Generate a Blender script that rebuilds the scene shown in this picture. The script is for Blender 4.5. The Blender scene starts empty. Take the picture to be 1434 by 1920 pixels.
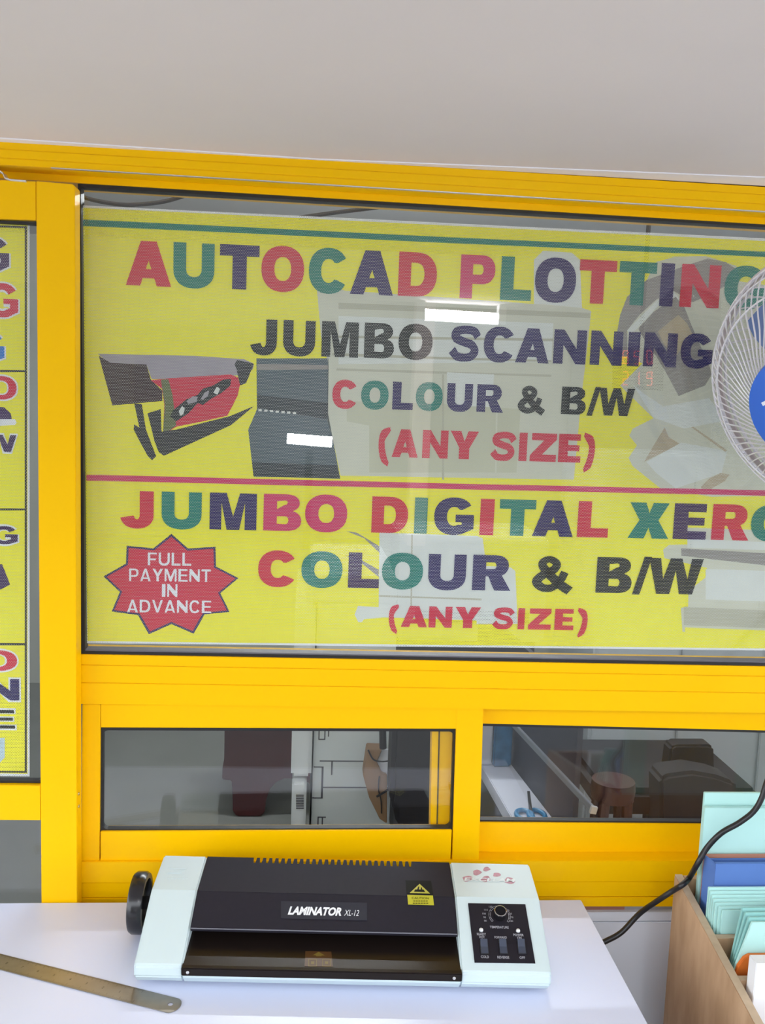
import bpy, bmesh, math, random
from mathutils import Vector, Matrix
from mathutils.geometry import tessellate_polygon
random.seed(4)
SC = bpy.context.scene
COL = SC.collection

# ------------------------------------------------------------------ camera
IW, IH, FPX = 1434.0, 1920.0, 1750.0
YAW, PITCH, ROLL = 0.0804505, 0.11822079, 0.03726059
HC = 1.573                       # eye height, worktop lies 0.80 above the floor
CAM = Vector((0.0, -1.40, HC))
_f = Vector((math.sin(YAW)*math.cos(PITCH), math.cos(YAW)*math.cos(PITCH), -math.sin(PITCH)))
_r = Vector((math.cos(YAW), -math.sin(YAW), 0.0))
_d = _f.cross(_r)
CR = math.cos(ROLL)*_r - math.sin(ROLL)*_d
CD = math.sin(ROLL)*_r + math.cos(ROLL)*_d
cam = bpy.data.cameras.new('camera')
cam.sensor_fit = 'VERTICAL'; cam.sensor_height = 24.0; cam.sensor_width = 24.0*IW/IH
cam.lens = FPX/IH*24.0
cam.clip_start = 0.02; cam.clip_end = 200
camo = bpy.data.objects.new('camera', cam); COL.objects.link(camo)
m3 = Matrix((CR, -CD, -_f)).transposed()
camo.matrix_world = Matrix.Translation(CAM) @ m3.to_4x4()
SC.camera = camo

# ------------------------------------------------------------------ sky, exposure
w = bpy.data.worlds.new('overcast_sky'); SC.world = w; w.use_nodes = True
bg = w.node_tree.nodes['Background']
bg.inputs[0].default_value = (0.88, 0.94, 1.0, 1); bg.inputs[1].default_value = 2.6
SC.view_settings.view_transform = 'Standard'; SC.view_settings.look = 'None'
SC.view_settings.exposure = 0.86; SC.view_settings.gamma = 1.0
SC.view_settings.use_curve_mapping = False
SC.cycles.transparent_max_bounces = 20

# ------------------------------------------------------------------ geometry of the lens: pixel -> point on a plane of the place
def ray(px, py):
    return (CR*((px-IW/2)/FPX) + CD*((py-IH/2)/FPX) + _f)
def at(px, py, Y):
    d = ray(px, py); return CAM + d*((Y-CAM.y)/d.y)
def atz(px, py, Z):
    d = ray(px, py); return CAM + d*((Z-CAM.z)/d.z)
def atp(px, py, P, n):
    d = ray(px, py); return CAM + d*((P-CAM).dot(n)/d.dot(n))

# ------------------------------------------------------------------ materials
MATS = {}
def mat(name, col, rough=0.5, metal=0.0, var=0.04, scale=30.0, bump=0.0, spec=0.5, emit=None, estr=0.0, coat=0.0, stretch=None, col2=None):
    if name in MATS: return MATS[name]
    m = bpy.data.materials.new(name); m.use_nodes = True; MATS[name] = m
    nt = m.node_tree; N = nt.nodes; L = nt.links
    b = N['Principled BSDF']
    b.inputs['Roughness'].default_value = rough; b.inputs['Metallic'].default_value = metal
    b.inputs['Specular IOR Level'].default_value = spec
    b.inputs['Coat Weight'].default_value = coat
    tc = N.new('ShaderNodeTexCoord'); mp = N.new('ShaderNodeMapping')
    L.new(tc.outputs['Object'], mp.inputs['Vector'])
    if stretch: mp.inputs['Scale'].default_value = stretch
    nz = N.new('ShaderNodeTexNoise'); nz.inputs['Scale'].default_value = scale; nz.inputs['Detail'].default_value = 4
    L.new(mp.outputs[0], nz.inputs['Vector'])
    mx = N.new('ShaderNodeMix'); mx.data_type = 'RGBA'
    c2 = col2 if col2 else [max(0, c*(1-2*var)) for c in col]
    mx.inputs[6].default_value = (*c2, 1); mx.inputs[7].default_value = (*col, 1)
    L.new(nz.outputs['Fac'], mx.inputs[0]) if not col2 else None
    if col2:
        rp = N.new('ShaderNodeValToRGB'); rp.color_ramp.elements[0].position = 0.35; rp.color_ramp.elements[1].position = 0.65
        L.new(nz.outputs['Fac'], rp.inputs[0]); L.new(rp.outputs[0], mx.inputs[0])
    L.new(mx.outputs[2], b.inputs['Base Color'])
    if bump:
        bp = N.new('ShaderNodeBump'); bp.inputs['Strength'].default_value = bump; bp.inputs['Distance'].default_value = 0.002
        L.new(nz.outputs['Fac'], bp.inputs['Height']); L.new(bp.outputs[0], b.inputs['Normal'])
    if emit:
        b.inputs['Emission Color'].default_value = (*emit, 1); b.inputs['Emission Strength'].default_value = estr
    return m

def glass_mat(name, tint=(0.985, 0.992, 0.99), ior=1.52):
    if name in MATS: return MATS[name]
    m = bpy.data.materials.new(name); m.use_nodes = True; MATS[name] = m
    nt = m.node_tree; N = nt.nodes; L = nt.links
    for n in list(N): N.remove(n)
    o = N.new('ShaderNodeOutputMaterial'); mx = N.new('ShaderNodeMixShader')
    fr = N.new('ShaderNodeFresnel')
    ge = N.new('ShaderNodeNewGeometry'); mi = N.new('ShaderNodeMix'); mi.inputs[2].default_value = ior; mi.inputs[3].default_value = 1/ior
    L.new(ge.outputs['Backfacing'], mi.inputs[0]); L.new(mi.outputs[0], fr.inputs['IOR'])     # both faces of a clear sheet behave alike
    t = N.new('ShaderNodeBsdfTransparent'); t.inputs[0].default_value = (*tint, 1)
    g = N.new('ShaderNodeBsdfGlossy'); g.inputs['Roughness'].default_value = 0.0; g.inputs['Color'].default_value = (1, 1, 1, 1)
    tc = N.new('ShaderNodeTexCoord'); nz = N.new('ShaderNodeTexNoise'); nz.inputs['Scale'].default_value = 3.0
    L.new(tc.outputs['Object'], nz.inputs['Vector'])
    bp = N.new('ShaderNodeBump'); bp.inputs['Strength'].default_value = 0.02; bp.inputs['Distance'].default_value = 0.004
    L.new(nz.outputs['Fac'], bp.inputs['Height']); L.new(bp.outputs[0], g.inputs['Normal'])
    L.new(fr.outputs[0], mx.inputs[0]); L.new(t.outputs[0], mx.inputs[1]); L.new(g.outputs[0], mx.inputs[2])
    L.new(mx.outputs[0], o.inputs['Surface'])
    return m

PITCHX, PITCHZ, HOLE = 0.00250, 0.00212, 0.00054
def perf_mat(name, col, var=0.05, scale=60, rough=0.55):
    """print on window film punched with staggered round holes"""
    if name in MATS: return MATS[name]
    m = bpy.data.materials.new(name); m.use_nodes = True; MATS[name] = m
    nt = m.node_tree; N = nt.nodes; L = nt.links
    b = N['Principled BSDF']; o = N['Material Output']
    b.inputs['Roughness'].default_value = rough; b.inputs['Specular IOR Level'].default_value = 0.2
    tc = N.new('ShaderNodeTexCoord'); sp = N.new('ShaderNodeSeparateXYZ'); L.new(tc.outputs['Object'], sp.inputs[0])
    def M(op, a, c=None):
        n = N.new('ShaderNodeMath'); n.operation = op
        for i, v in enumerate((a, c)):
            if v is None: continue
            if isinstance(v, (int, float)): n.inputs[i].default_value = v
            else: L.new(v, n.inputs[i])
        return n.outputs[0]
    zr = M('DIVIDE', sp.outputs['Z'], PITCHZ); row = M('FLOOR', zr)
    odd = M('MULTIPLY', M('FLOORED_MODULO', row, 2.0), 0.5)
    xr = M('ADD', M('DIVIDE', sp.outputs['X'], PITCHX), odd)
    fx = M('MULTIPLY', M('SUBTRACT', M('FRACT', xr), 0.5), PITCHX)
    fz = M('MULTIPLY', M('SUBTRACT', M('FRACT', zr), 0.5), PITCHZ)
    d2 = M('ADD', M('MULTIPLY', fx, fx), M('MULTIPLY', fz, fz))
    hole = M('LESS_THAN', d2, HOLE*HOLE)
    nz = N.new('ShaderNodeTexNoise'); nz.inputs['Scale'].default_value = scale; L.new(tc.outputs['Object'], nz.inputs['Vector'])
    mx = N.new('ShaderNodeMix'); mx.data_type = 'RGBA'
    mx.inputs[6].default_value = (*[c*(1-2*var) for c in col], 1); mx.inputs[7].default_value = (*col, 1)
    L.new(nz.outputs['Fac'], mx.inputs[0]); L.new(mx.outputs[2], b.inputs['Base Color'])
    tr = N.new('ShaderNodeBsdfTransparent'); ms = N.new('ShaderNodeMixShader')
    L.new(hole, ms.inputs[0]); L.new(b.outputs[0], ms.inputs[1]); L.new(tr.outputs[0], ms.inputs[2])
    L.new(ms.outputs[0], o.inputs['Surface'])
    return m

def wood_mat(name, c1, c2):
    if name in MATS: return MATS[name]
    m = mat(name, c1, 0.65, var=0.1, scale=9, bump=0.15, stretch=(4, 4, 1.2), col2=c2)
    return m

YEL = mat('yellow_powder_coat', (0.95, 0.53, 0.0), 0.30, var=0.02, scale=12, spec=0.16)
BLK = mat('black_rubber', (0.012, 0.011, 0.012), 0.5)
ALU = mat('aluminium', (0.75, 0.74, 0.76), 0.35, 0.9)
GLS = glass_mat('window_glass')
PLA = mat('soffit_plaster', (0.76, 0.69, 0.69), 0.85, var=0.03, scale=6, bump=0.05)
PLW = mat('white_plaster', (0.80, 0.79, 0.80), 0.8, var=0.02)
LAM = mat('white_laminate', (0.66, 0.70, 0.88), 0.30, var=0.012, scale=9, spec=0.4)

# ------------------------------------------------------------------ mesh helpers
class MB:
    def __init__(s): s.v = []; s.f = []
    def add(s, vs, fs):
        n = len(s.v); s.v += [Vector(v) for v in vs]; s.f += [tuple(i+n for i in f) for f in fs]; return s
    def box(s, a, b):
        x0, y0, z0 = a; x1, y1, z1 = b
        return s.hexa([(x0,y0,z0),(x1,y0,z0),(x1,y0,z1),(x0,y0,z1)], [(x0,y1,z0),(x1,y1,z0),(x1,y1,z1),(x0,y1,z1)])
    def hexa(s, fr, bk):
        return s.add(list(fr)+list(bk), [(0,1,2,3),(7,6,5,4),(0,4,5,1),(1,5,6,2),(2,6,7,3),(3,7,4,0)])
    def prism(s, poly, off):
        n = len(poly); off = Vector(off); P = [Vector(p) for p in poly]
        vs = P + [p+off for p in P]
        tri = tessellate_polygon([P])
        fs = [tuple(t) for t in tri] + [tuple(i+n for i in reversed(t)) for t in tri]
        fs += [(i, i+n, (i+1) % n+n, (i+1) % n) for i in range(n)]
        return s.add(vs, fs)
    def flat(s, loops):
        P = [[Vector(p) for p in l] for l in loops]
        tri = tessellate_polygon(P)
        return s.add([p for l in P for p in l], [tuple(t) for t in tri])
    def tube(s, pts, r, n=8, cap=True, closed=False):
        P = [Vector(p) for p in pts]; k = len(P); vs = []; up = None
        for i in range(k):
            a = P[i-1] if (i > 0 or closed) else P[i]; b = P[(i+1) % k] if (i < k-1 or closed) else P[i]
            t = (b-a).normalized()
            if up is None:
                up = Vector((0, 0, 1)) if abs(t.z) < 0.9 else Vector((1, 0, 0))
            u = (up - t*up.dot(t)).normalized(); up = u; v = t.cross(u)
            rr = r[i] if isinstance(r, (list, tuple)) else r
            for j in range(n):
                an = 2*math.pi*j/n; vs.append(P[i]+(u*math.cos(an)+v*math.sin(an))*rr)
        fs = []
        for i in range(k if closed else k-1):
            for j in range(n):
                a = i*n+j; b = i*n+(j+1) % n; c = ((i+1) % k)*n+(j+1) % n; d = ((i+1) % k)*n+j
                fs.append((a, b, c, d))
        if cap and not closed:
            fs.append(tuple(reversed(range(n)))); fs.append(tuple((k-1)*n+j for j in range(n)))
        return s.add(vs, fs)
    def lathe(s, prof, O, ax, n=32, cap=True):
        """prof: list of (radius, distance along axis)"""
        O = Vector(O); ax = Vector(ax).normalized()
        u = (Vector((0, 0, 1)) if abs(ax.z) < 0.9 else Vector((1, 0, 0))); u = (u-ax*u.dot(ax)).normalized(); v = ax.cross(u)
        vs = [O+ax*h+(u*math.cos(2*math.pi*j/n)+v*math.sin(2*math.pi*j/n))*r for (r, h) in prof for j in range(n)]
        fs = [(i*n+j, i*n+(j+1) % n, (i+1)*n+(j+1) % n, (i+1)*n+j) for i in range(len(prof)-1) for j in range(n)]
        if cap and prof[0][0] > 1e-5: fs.append(tuple(reversed(range(n))))
        if cap and prof[-1][0] > 1e-5: fs.append(tuple((len(prof)-1)*n+j for j in range(n)))
        return s.add(vs, fs)
    def build(s, name, m, parent=None, bevel=0.0, smooth=False, **tags):
        me = bpy.data.meshes.new(name)
        me.from_pydata([tuple(v) for v in s.v], [], s.f); me.update()
        bm = bmesh.new(); bm.from_mesh(me)
        bmesh.ops.recalc_face_normals(bm, faces=bm.faces)
        if bevel:
            ed = [e for e in bm.edges if len(e.link_faces) == 2 and e.calc_face_angle(0) > 0.5]
            bmesh.ops.bevel(bm, geom=ed, offset=bevel, segments=2, affect='EDGES', clamp_overlap=True)
        bm.to_mesh(me); bm.free()
        if smooth:
            for p in me.polygons: p.use_smooth = True
            me.set_sharp_from_angle(angle=0.7)
        me.materials.append(m)
        o = bpy.data.objects.new(name, me); COL.objects.link(o)
        if parent is not None:
            o.parent = parent
            o.matrix_parent_inverse = Matrix.Translation(-parent.location) if parent.type == 'EMPTY' else Matrix()
        for k, v in tags.items(): o[k] = v
        return o
def thing(name, loc=(0, 0, 0), **tags):
    o = bpy.data.objects.new(name, None); COL.objects.link(o); o.location = loc; o.empty_display_size = 0.05
    for k, v in tags.items(): o[k] = v
    return o
def slab(q, Y, dep, MBo=None):
    """pixel quad (tl,tr,br,bl) standing on plane y=Y, dep metres thick"""
    P = [at(x, y, Y) for x, y in q]
    return (MBo or MB()).hexa([P[3], P[2], P[1], P[0]], [p+Vector((0, dep, 0)) for p in (P[3], P[2], P[1], P[0])])
def polyY(pts, Y): return [at(x, y, Y) for x, y in pts]
class HL:
    """straight horizontal member edge through two pixels on plane Y; z as function of world x"""
    def __init__(s, p, q, Y):
        a, b = at(*p, Y), at(*q, Y); s.a = a; s.k = (b.z-a.z)/(b.x-a.x); s.Y = Y
    def z(s, x): return s.a.z+(x-s.a.x)*s.k
def hbar(top, bot, x0, x1, Y, dep, MBo=None):
    fr = [(x0, Y, bot.z(x0)), (x1, Y, bot.z(x1)), (x1, Y, top.z(x1)), (x0, Y, top.z(x0))]
    return (MBo or MB()).hexa(fr, [(x, y+dep, z) for x, y, z in fr])

def text(body, P, right, up, h, m, parent, width=None, offset=0.0, shear=0.0, extrude=0.0, name='lettering', align='CENTER', **tags):
    cu = bpy.data.curves.new('t', 'FONT'); cu.body = body; cu.size = 1.0; cu.offset = offset; cu.shear = shear
    cu.align_x = 'CENTER'; cu.align_y = 'CENTER'; cu.resolution_u = 3; cu.space_line = 0.85; cu.extrude = 0.0
    to = bpy.data.objects.new('t', cu); COL.objects.link(to)
    dg = bpy.context.evaluated_depsgraph_get(); me = bpy.data.meshes.new_from_object(to.evaluated_get(dg))
    COL.objects.unlink(to); bpy.data.objects.remove(to)
    xs = [v.co.x for v in me.vertices]; ys = [v.co.y for v in me.vertices]
    cx, cy = (min(xs)+max(xs))/2, (min(ys)+max(ys))/2
    sy = h/(max(ys)-min(ys)); sx = (width/(max(xs)-min(xs))) if width else sy
    r = Vector(right).normalized(); u = Vector(up).normalized(); P = Vector(P)
    mb = MB(); mb.add([P+r*((v.co.x-cx)*sx)+u*((v.co.y-cy)*sy) for v in me.vertices], [tuple(p.vertices) for p in me.polygons])
    if extrude:
        nrm = r.cross(u)
        pass
    bpy.data.meshes.remove(me)
    return mb.build(name, m, parent, **tags)

# ------------------------------------------------------------------ heavy sans capitals, drawn as outlines in a unit box
def arc(cx, cy, rx, ry, a0, a1, n=18, e=2.25):
    out = []
    for i in range(n+1):
        t = math.radians(a0+(a1-a0)*i/n); c, s = math.cos(t), math.sin(t)
        out.append((cx+rx*math.copysign(abs(c)**(2/e), c), cy+ry*math.copysign(abs(s)**(2/e), s)))
    return out
def stroke(pts, wd, n=8):
    """smooth centre line -> quads"""
    P = [Vector((x, y)) for x, y in pts]; out = []
    Q = [P[0]+(P[0]-P[1])]+P+[P[-1]+(P[-1]-P[-2])]; W = [wd[0]]+list(wd)+[wd[-1]]
    C = []
    for i in range(1, len(Q)-2):
        for j in range(n if i < len(Q)-3 else n+1):
            t = j/n; a, b, c, d = Q[i-1], Q[i], Q[i+1], Q[i+2]
            C.append((0.5*((2*b)+(c-a)*t+(2*a-5*b+4*c-d)*t*t+(3*b-a-3*c+d)*t**3), W[i]+(W[i+1]-W[i])*t))
    L, R = [], []
    for i, (p, wv) in enumerate(C):
        t = (C[min(i+1, len(C)-1)][0]-C[max(i-1, 0)][0]).normalized(); nn = Vector((-t.y, t.x))
        L.append(p+nn*wv/2); R.append(p-nn*wv/2)
    return [[tuple(L[i]), tuple(L[i+1]), tuple(R[i+1]), tuple(R[i])] for i in range(len(C)-1)]
def glyph(ch, s=0.31, b=0.25):
    """returns list of pieces; a piece is a list of loops (outer, holes...). box 0..1 x 0..1"""
    if ch == 'I': return [[[(0,0),(1,0),(1,1),(0,1)]]]
    if ch == 'L': return [[[(0,0),(1,0),(1,b),(s*1.35,b),(s*1.35,1),(0,1)]]]
    if ch == 'T': return [[[(.5-s*.58,0),(.5+s*.58,0),(.5+s*.58,1-b),(1,1-b),(1,1),(0,1),(0,1-b),(.5-s*.58,1-b)]]]
    if ch == 'E':
        k = s*1.35; g = b*.88
        return [[[(0,0),(1,0),(1,g),(k,g),(k,.5-g*.45),(.93,.5-g*.45),(.93,.5+g*.5),(k,.5+g*.5),(k,1-g),(.97,1-g),(.97,1),(0,1)]]]
    if ch == 'F':
        k = s*1.35; g = b*.9
        return [[[(0,0),(k,0),(k,.46-g*.45),(.9,.46-g*.45),(.9,.46+g*.5),(k,.46+g*.5),(k,1-g),(1,1-g),(1,1),(0,1)]]]
    if ch == 'U':
        o = arc(.5,.40,.5,.42,180,360); i = arc(.5,.42,.5-s,.42-b*.95,360,180)
        return [[[(0,1)]+o+[(1,1),(1-s,1)]+i+[(s,1)]]]
    if ch == 'J':
        k = s*1.3
        o = arc(.5,.36,.5,.38,0,-168); i = arc(.5,.36,.5-k,.38-b*.95,-160,0)
        return [[[(1-k,1),(1,1)]+o+[(k*.93,.33)]+i]]
    if ch == 'O': return [[arc(.5,.5,.5,.52,0,350,34), arc(.5,.5,.5-s*.98,.52-b,0,350,34)]]
    if ch == 'C':
        o = arc(.5,.5,.5,.52,32,328,30); i = arc(.5,.5,.5-s*1.0,.52-b,318,42,26)
        return [[o+[(.72,.30)]+i+[(.72,.68)]]]
    if ch == 'G':
        o = arc(.5,.5,.5,.52,34,306,28); i = arc(.5,.5,.5-s*1.0,.52-b,300,44,24)
        return [[o+[(1,.16),(1,.55),(.54,.55),(.54,.55-b*.8),(1-s*.95,.55-b*.8),(1-s*.95,.27)]+i+[(.70,.68)]]]
    if ch == 'D':
        o = arc(.48,.5,.52,.5,-90,90,20); i = arc(.46,.5,.54-s*1.05,.5-b*.95,-90,90,20)
        k = s*1.05
        return [[[(0,0)]+o+[(0,1)], [(k,b*.95)]+i+[(k,1-b*.95)]]]
    if ch == 'P':
        o = arc(.62,.67,.38,.33,-90,90,14); i = arc(.56,.67,.44-s*1.1,.33-b*.85,-90,90,14); k = s*1.15
        return [[[(0,0),(k,0),(k,.34)]+o+[(0,1)], [(k,.34+b*.85)]+i+[(k,1-b*.85)]]]
    if ch == 'B':
        k = s*1.1; g = b*.75
        lo = arc(.62,.28,.38,.28,-90,68,12); hi = arc(.60,.765,.35,.235,-60,90,12)
        return [[[(0,0)]+lo+hi+[(0,1)], [(k,g)]+arc(.58,.29,.40-s,.30-g,-90,90,10)[0:]+[(k,.59-g)], [(k,.59)]+arc(.56,.765+.01,.39-s,.225-g*.85,-90,90,10)+[(k,1-g)]]]
    if ch == 'R':
        o = arc(.60,.70,.36,.30,-62,90,12); k = s*1.1; g = b*.8
        return [[[(0,0),(k,0),(k,.40),(.42,.40),(1-s*1.25,0),(1.04,0),(.80,.40)]+o+[(0,1)], [(k,.40+g*.95)]+arc(.56,.70,.42-s*1.1,.30-g,-90,90,12)+[(k,1-g)]]]
    if ch == 'A':
        t = s*.56; a = s*1.02; sl = .5-t; y0 = .17; y1 = y0+b*.82; xa = lambda y: a+y*sl; ap = (.5-a)/sl
        return [[[(0,0),(a,0),(xa(y0),y0),(1-xa(y0),y0),(1-a,0),(1,0),(.5+t,1),(.5-t,1)], [(xa(y1),y1),(1-xa(y1),y1),(.5,min(.86,ap))]]]
    if ch == 'V':
        t = s*.56; a = s*1.02; sl = .5-t
        return [[[(.5-t,0),(.5+t,0),(1,1),(1-a,1),(.5,1-(.5-a)/sl),(a,1),(0,1)]]]
    if ch == 'N':
        k = s*.95
        return [[[(0,0),(k,0),(k,.56),(1-k*1.02,0),(1,0),(1,1),(1-k,1),(1-k,.44),(k*1.02,1),(0,1)]]]
    if ch == 'M':
        k = s*.78
        return [[[(0,0),(k,0),(k,.74),(.5-s*.42,0),(.5+s*.42,0),(1-k,.74),(1-k,0),(1,0),(1,1),(1-s*1.12,1),(.5,.36),(s*1.12,1),(0,1)]]]
    if ch == 'Y':
        k = s*.58
        return [[[(.5-k,0),(.5+k,0),(.5+k,.40),(1,1),(1-s*1.2,1),(.5,.63),(s*1.2,1),(0,1),(.5-k,.40)]]]
    if ch == 'Z':
        return [[[(0,0),(1,0),(1,b),(.46,b),(1,1-b*.85),(1,1),(.05,1),(.05,1-b),(.52,1-b),(0,b*.85)]]]
    if ch == 'X':
        return [[[(0,0),(s*1.25,0),(.5,.30),(1-s*1.25,0),(1,0),(.5+s*.72,.51),(.98,1),(.98-s*1.22,1),(.5,.71),(.02+s*1.22,1),(.02,1),(.5-s*.72,.51)]]]
    if ch == 'W':
        k = s*.72
        return [[[(.17,0),(.17+k*1.05,0),(.5,.66),(.83-k*1.05,0),(.83,0),(1,1),(1-k*.93,1),(.725,.42),(.5+k*.46,1),(.5-k*.46,1),(.275,.42),(k*.93,1),(0,1)]]]
    if ch == '/': return [[[(0,-.03),(.42,-.03),(1,1.03),(.58,1.03)]]]
    if ch == 'S':
        return [[q] for q in stroke([(.93,.70),(.80,.855),(.5,.90),(.19,.83),(.17,.66),(.45,.545),(.72,.47),(.84,.30),(.72,.14),(.5,.095),(.22,.13),(.05,.30)], [.26,.25,.23,.26,.27,.25,.25,.27,.25,.23,.25,.28])]
    if ch == '(':
        return [[q] for q in stroke([(.95,1.0),(.30,.72),(.22,.38),(.40,.02),(.85,-.28)], [.16,.5,.55,.5,.16], 6)]
    if ch == ')':
        return [[q] for q in stroke([(.05,1.0),(.70,.72),(.78,.38),(.60,.02),(.15,-.28)], [.16,.5,.55,.5,.16], 6)]
    if ch == '&':
        return [[q] for q in stroke([(.97,.03),(.68,.24),(.30,.64),(.25,.82),(.42,.91),(.60,.80),(.54,.63),(.26,.46),(.12,.27),(.28,.11),(.52,.12),(.72,.32),(.82,.56)], [.25,.25,.22,.2,.18,.2,.22,.23,.24,.22,.2,.2,.2])]
    return [[[(0,0),(1,0),(1,1),(0,1)]]]
def put_glyph(ch, x0, x1, ycap, ybase, Y, m, parent, s=0.31, b=0.25, name='letter', grow=0.0):
    ym = (ycap+ybase)/2; xm = (x0+x1)/2
    X0, X1 = at(x0, ym, Y).x, at(x1, ym, Y).x
    ln = (X1-X0)*0.035 if False else 0
    Zb, Zt = at(xm, ybase, Y).z, at(xm, ycap, Y).z
    mb = MB()
    for piece in glyph(ch, s, b):
        mb.flat([[(X0+gx*(X1-X0), Y, Zb+gy*(Zt-Zb)) for gx, gy in lp] for lp in piece])
    return mb.build(name, m, parent)

# ================================================================== the setting
XL, XR = -1.30, 1.45          # ends of the yellow partition
ZC = 0.80
# soffit over the customer side, street floor, lower wall, room behind the glass
hdr_top = HL((0, 263.1), (1434, 350.4), -0.04); hdr_bot = HL((0, 308.6), (1434, 396.7), -0.04)
zce = hdr_top.z(0.1)+0.001
MB().box((-2.6, -1.75, zce), (2.8, 0.02, zce+0.12)).build('ceiling', PLA, kind='structure')
# pale filler strip between the soffit and the header, widening to the right
pts = [atz(x, y, zce-0.0015) for x, y in ((-60, 256), (600, 299.5), (1234, 325), (1500, 336))]
mb = MB(); poly = pts+[Vector((pts[3].x, -0.040, zce-0.0015)), Vector((pts[0].x, -0.040, zce-0.0015))]
mb.prism(poly, (0, 0, 0.0015)); mb.build('trim_1', mat('pale_filler', (0.86, 0.84, 0.88), 0.7, var=0.02), kind='structure')
MB().box((-3, -1.9, -0.12), (3, 4.3, 0.0)).build('floor', mat('grey_floor', (0.24, 0.245, 0.225), 0.55, var=0.12, scale=5), kind='structure')
MB().box((-9, -12, -0.14), (9, -1.901, -0.01)).build('floor', mat('street_asphalt', (0.11, 0.11, 0.11), 0.8, var=0.12, scale=5), kind='structure')
INW = mat('room_wall_paint', (0.52, 0.53, 0.48), 0.8, var=0.03, scale=4)
MB().box((-2.0, 3.6, 0), (2.2, 3.7, 2.45)).build('wall_back', INW, kind='structure')
MB().box((-2.1, 0.10, 0), (-2.0, 3.7, 2.45)).build('wall_left', INW, kind='structure')
MB().box((2.2, 0.10, 0), (2.3, 3.7, 2.45)).build('wall_right', mat('white_room_paint', (0.78, 0.80, 0.80), 0.7, var=0.02), kind='structure')
MB().box((-2.1, 0.06, 2.35), (2.3, 3.7, 2.45)).build('ceiling', mat('room_ceiling_paint', (0.62, 0.62, 0.64), 0.8, var=0.02), kind='structure')
# wall in the plane of the partition beside and under it
MB().box((-2.6, 0.0, 0), (XL, 0.12, zce)).build('wall_front', PLW, kind='structure')
MB().box((XR, 0.0, 0), (2.8, 0.12, zce)).build('wall_front', PLW, kind='structure')

# ---- header beam (ridged aluminium section)
t = thing('trim_2', (0, -0.04, hdr_bot.z(0)), kind='structure')
k1 = HL((0, 280), (1434, 366), -0.04); k2 = HL((0, 296), (1434, 383), -0.04)
hbar(hdr_top, k1, XL, XR, -0.040, 0.06).build('beam_face', YEL, t, 0.0006)
hbar(k1, k2, XL, XR, -0.0415, 0.06).build('beam_face', YEL, t, 0.0006)
hbar(k2, hdr_bot, XL, XR, -0.0405, 0.06).build('beam_face', YEL, t, 0.0006)
a = HL((0, 307.5), (1434, 395.5), -0.042); b_ = HL((0, 309), (1434, 397), -0.042)
hbar(a, b_, at(95, 320, -.042).x, XR, -0.0415, 0.006).build('beam_lip', ALU, t)

# ---- middle rail of the partition
r0 = HL((153, 1227.3), (1434, 1250), 0); r1 = HL((153, 1246.5), (1434, 1267.9), 0)
r2 = HL((153, 1279.7), (1434, 1299.3), 0); r3 = HL((153, 1320.2), (1434, 1337), 0)
class Off:
    def __init__(s, h, d): s.h = h; s.d = d
    def z(s, x): return s.h.z(x)+s.d
x0s = at(146, 1300, 0).x
t = thing('trim_3', (0, 0, r3.z(0)), kind='structure')
g = 0.0005
hbar(r0, Off(r1, g), x0s, XR, 0.0, 0.06).build('rail_strip', YEL, t, 0.0006)
hbar(Off(r1, -g), Off(r2, g), x0s, XR, 0.0, 0.06).build('rail_strip', YEL, t, 0.0006)
hbar(Off(r2, -g), r3, x0s, XR, 0.0, 0.06).build('rail_strip', YEL, t, 0.0006)
hbar(Off(r0, -.004), Off(r3, .004), x0s, XR, 0.002, 0.05).build('rail_core', YEL, t)

# ---- bottom track
q0 = HL((153, 1615.5), (1434, 1613), 0); q1 = HL((153, 1655), (1434, 1652), 0); q2 = HL((153, 1684), (1434, 1681.5), 0); q3 = HL((153, 1700), (1434, 1700), 0)
t = thing('trim_4', (0, 0, q3.z(0)), kind='structure')
hbar(q0, Off(q1, g), x0s, XR, -0.001, 0.07).build('track_strip', YEL, t, 0.0006)
hbar(Off(q1, -g), Off(q2, g), x0s, XR, 0.001, 0.07).build('track_strip', YEL, t, 0.0006)
hbar(Off(q2, -g), q3, x0s, XR, 0.000, 0.07).build('track_strip', YEL, t, 0.0006)

# ---- upper fixed window
W1 = thing('window_1', (0, 0, r0.z(0)), kind='structure')
h1 = HL((126, 341.7), (1434, 420.1), 0)
xj = at(1690, 800, 0).x
hbar(Off(hdr_bot, .02), h1, XL, XR, 0.0, 0.06).build('head_frame', YEL, W1, 0.0006)
MB().box((xj, 0.0, r0.z(xj)), (xj+0.07, 0.06, h1.z(xj))).build('side_frame', YEL, W1, 0.0008)
gt = HL((126, 349.5), (1434, 426), 0.004); gb = HL((153, 1221), (1434, 1243.5), 0.004)
hbar(h1, gt, x0s, xj, 0.004, 0.02).build('gasket', BLK, W1)
hbar(gb, r0, x0s, xj, 0.004, 0.02).build('gasket', BLK, W1)
hbar(Off(gb, .0022), gb, x0s, xj, 0.006, 0.02).build('gasket', mat('grey_sealant', (0.14, 0.13, 0.15), 0.5), W1)
slab([(146, 345), (151.5, 345), (159.5, 1228), (146, 1228)], 0.004, 0.02).build('gasket', BLK, W1)
MB().box((x0s, 0.010, r0.z(0)-.01), (xj, 0.015, h1.z(0)+.015)).build('glass_pane', GLS, W1)

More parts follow.
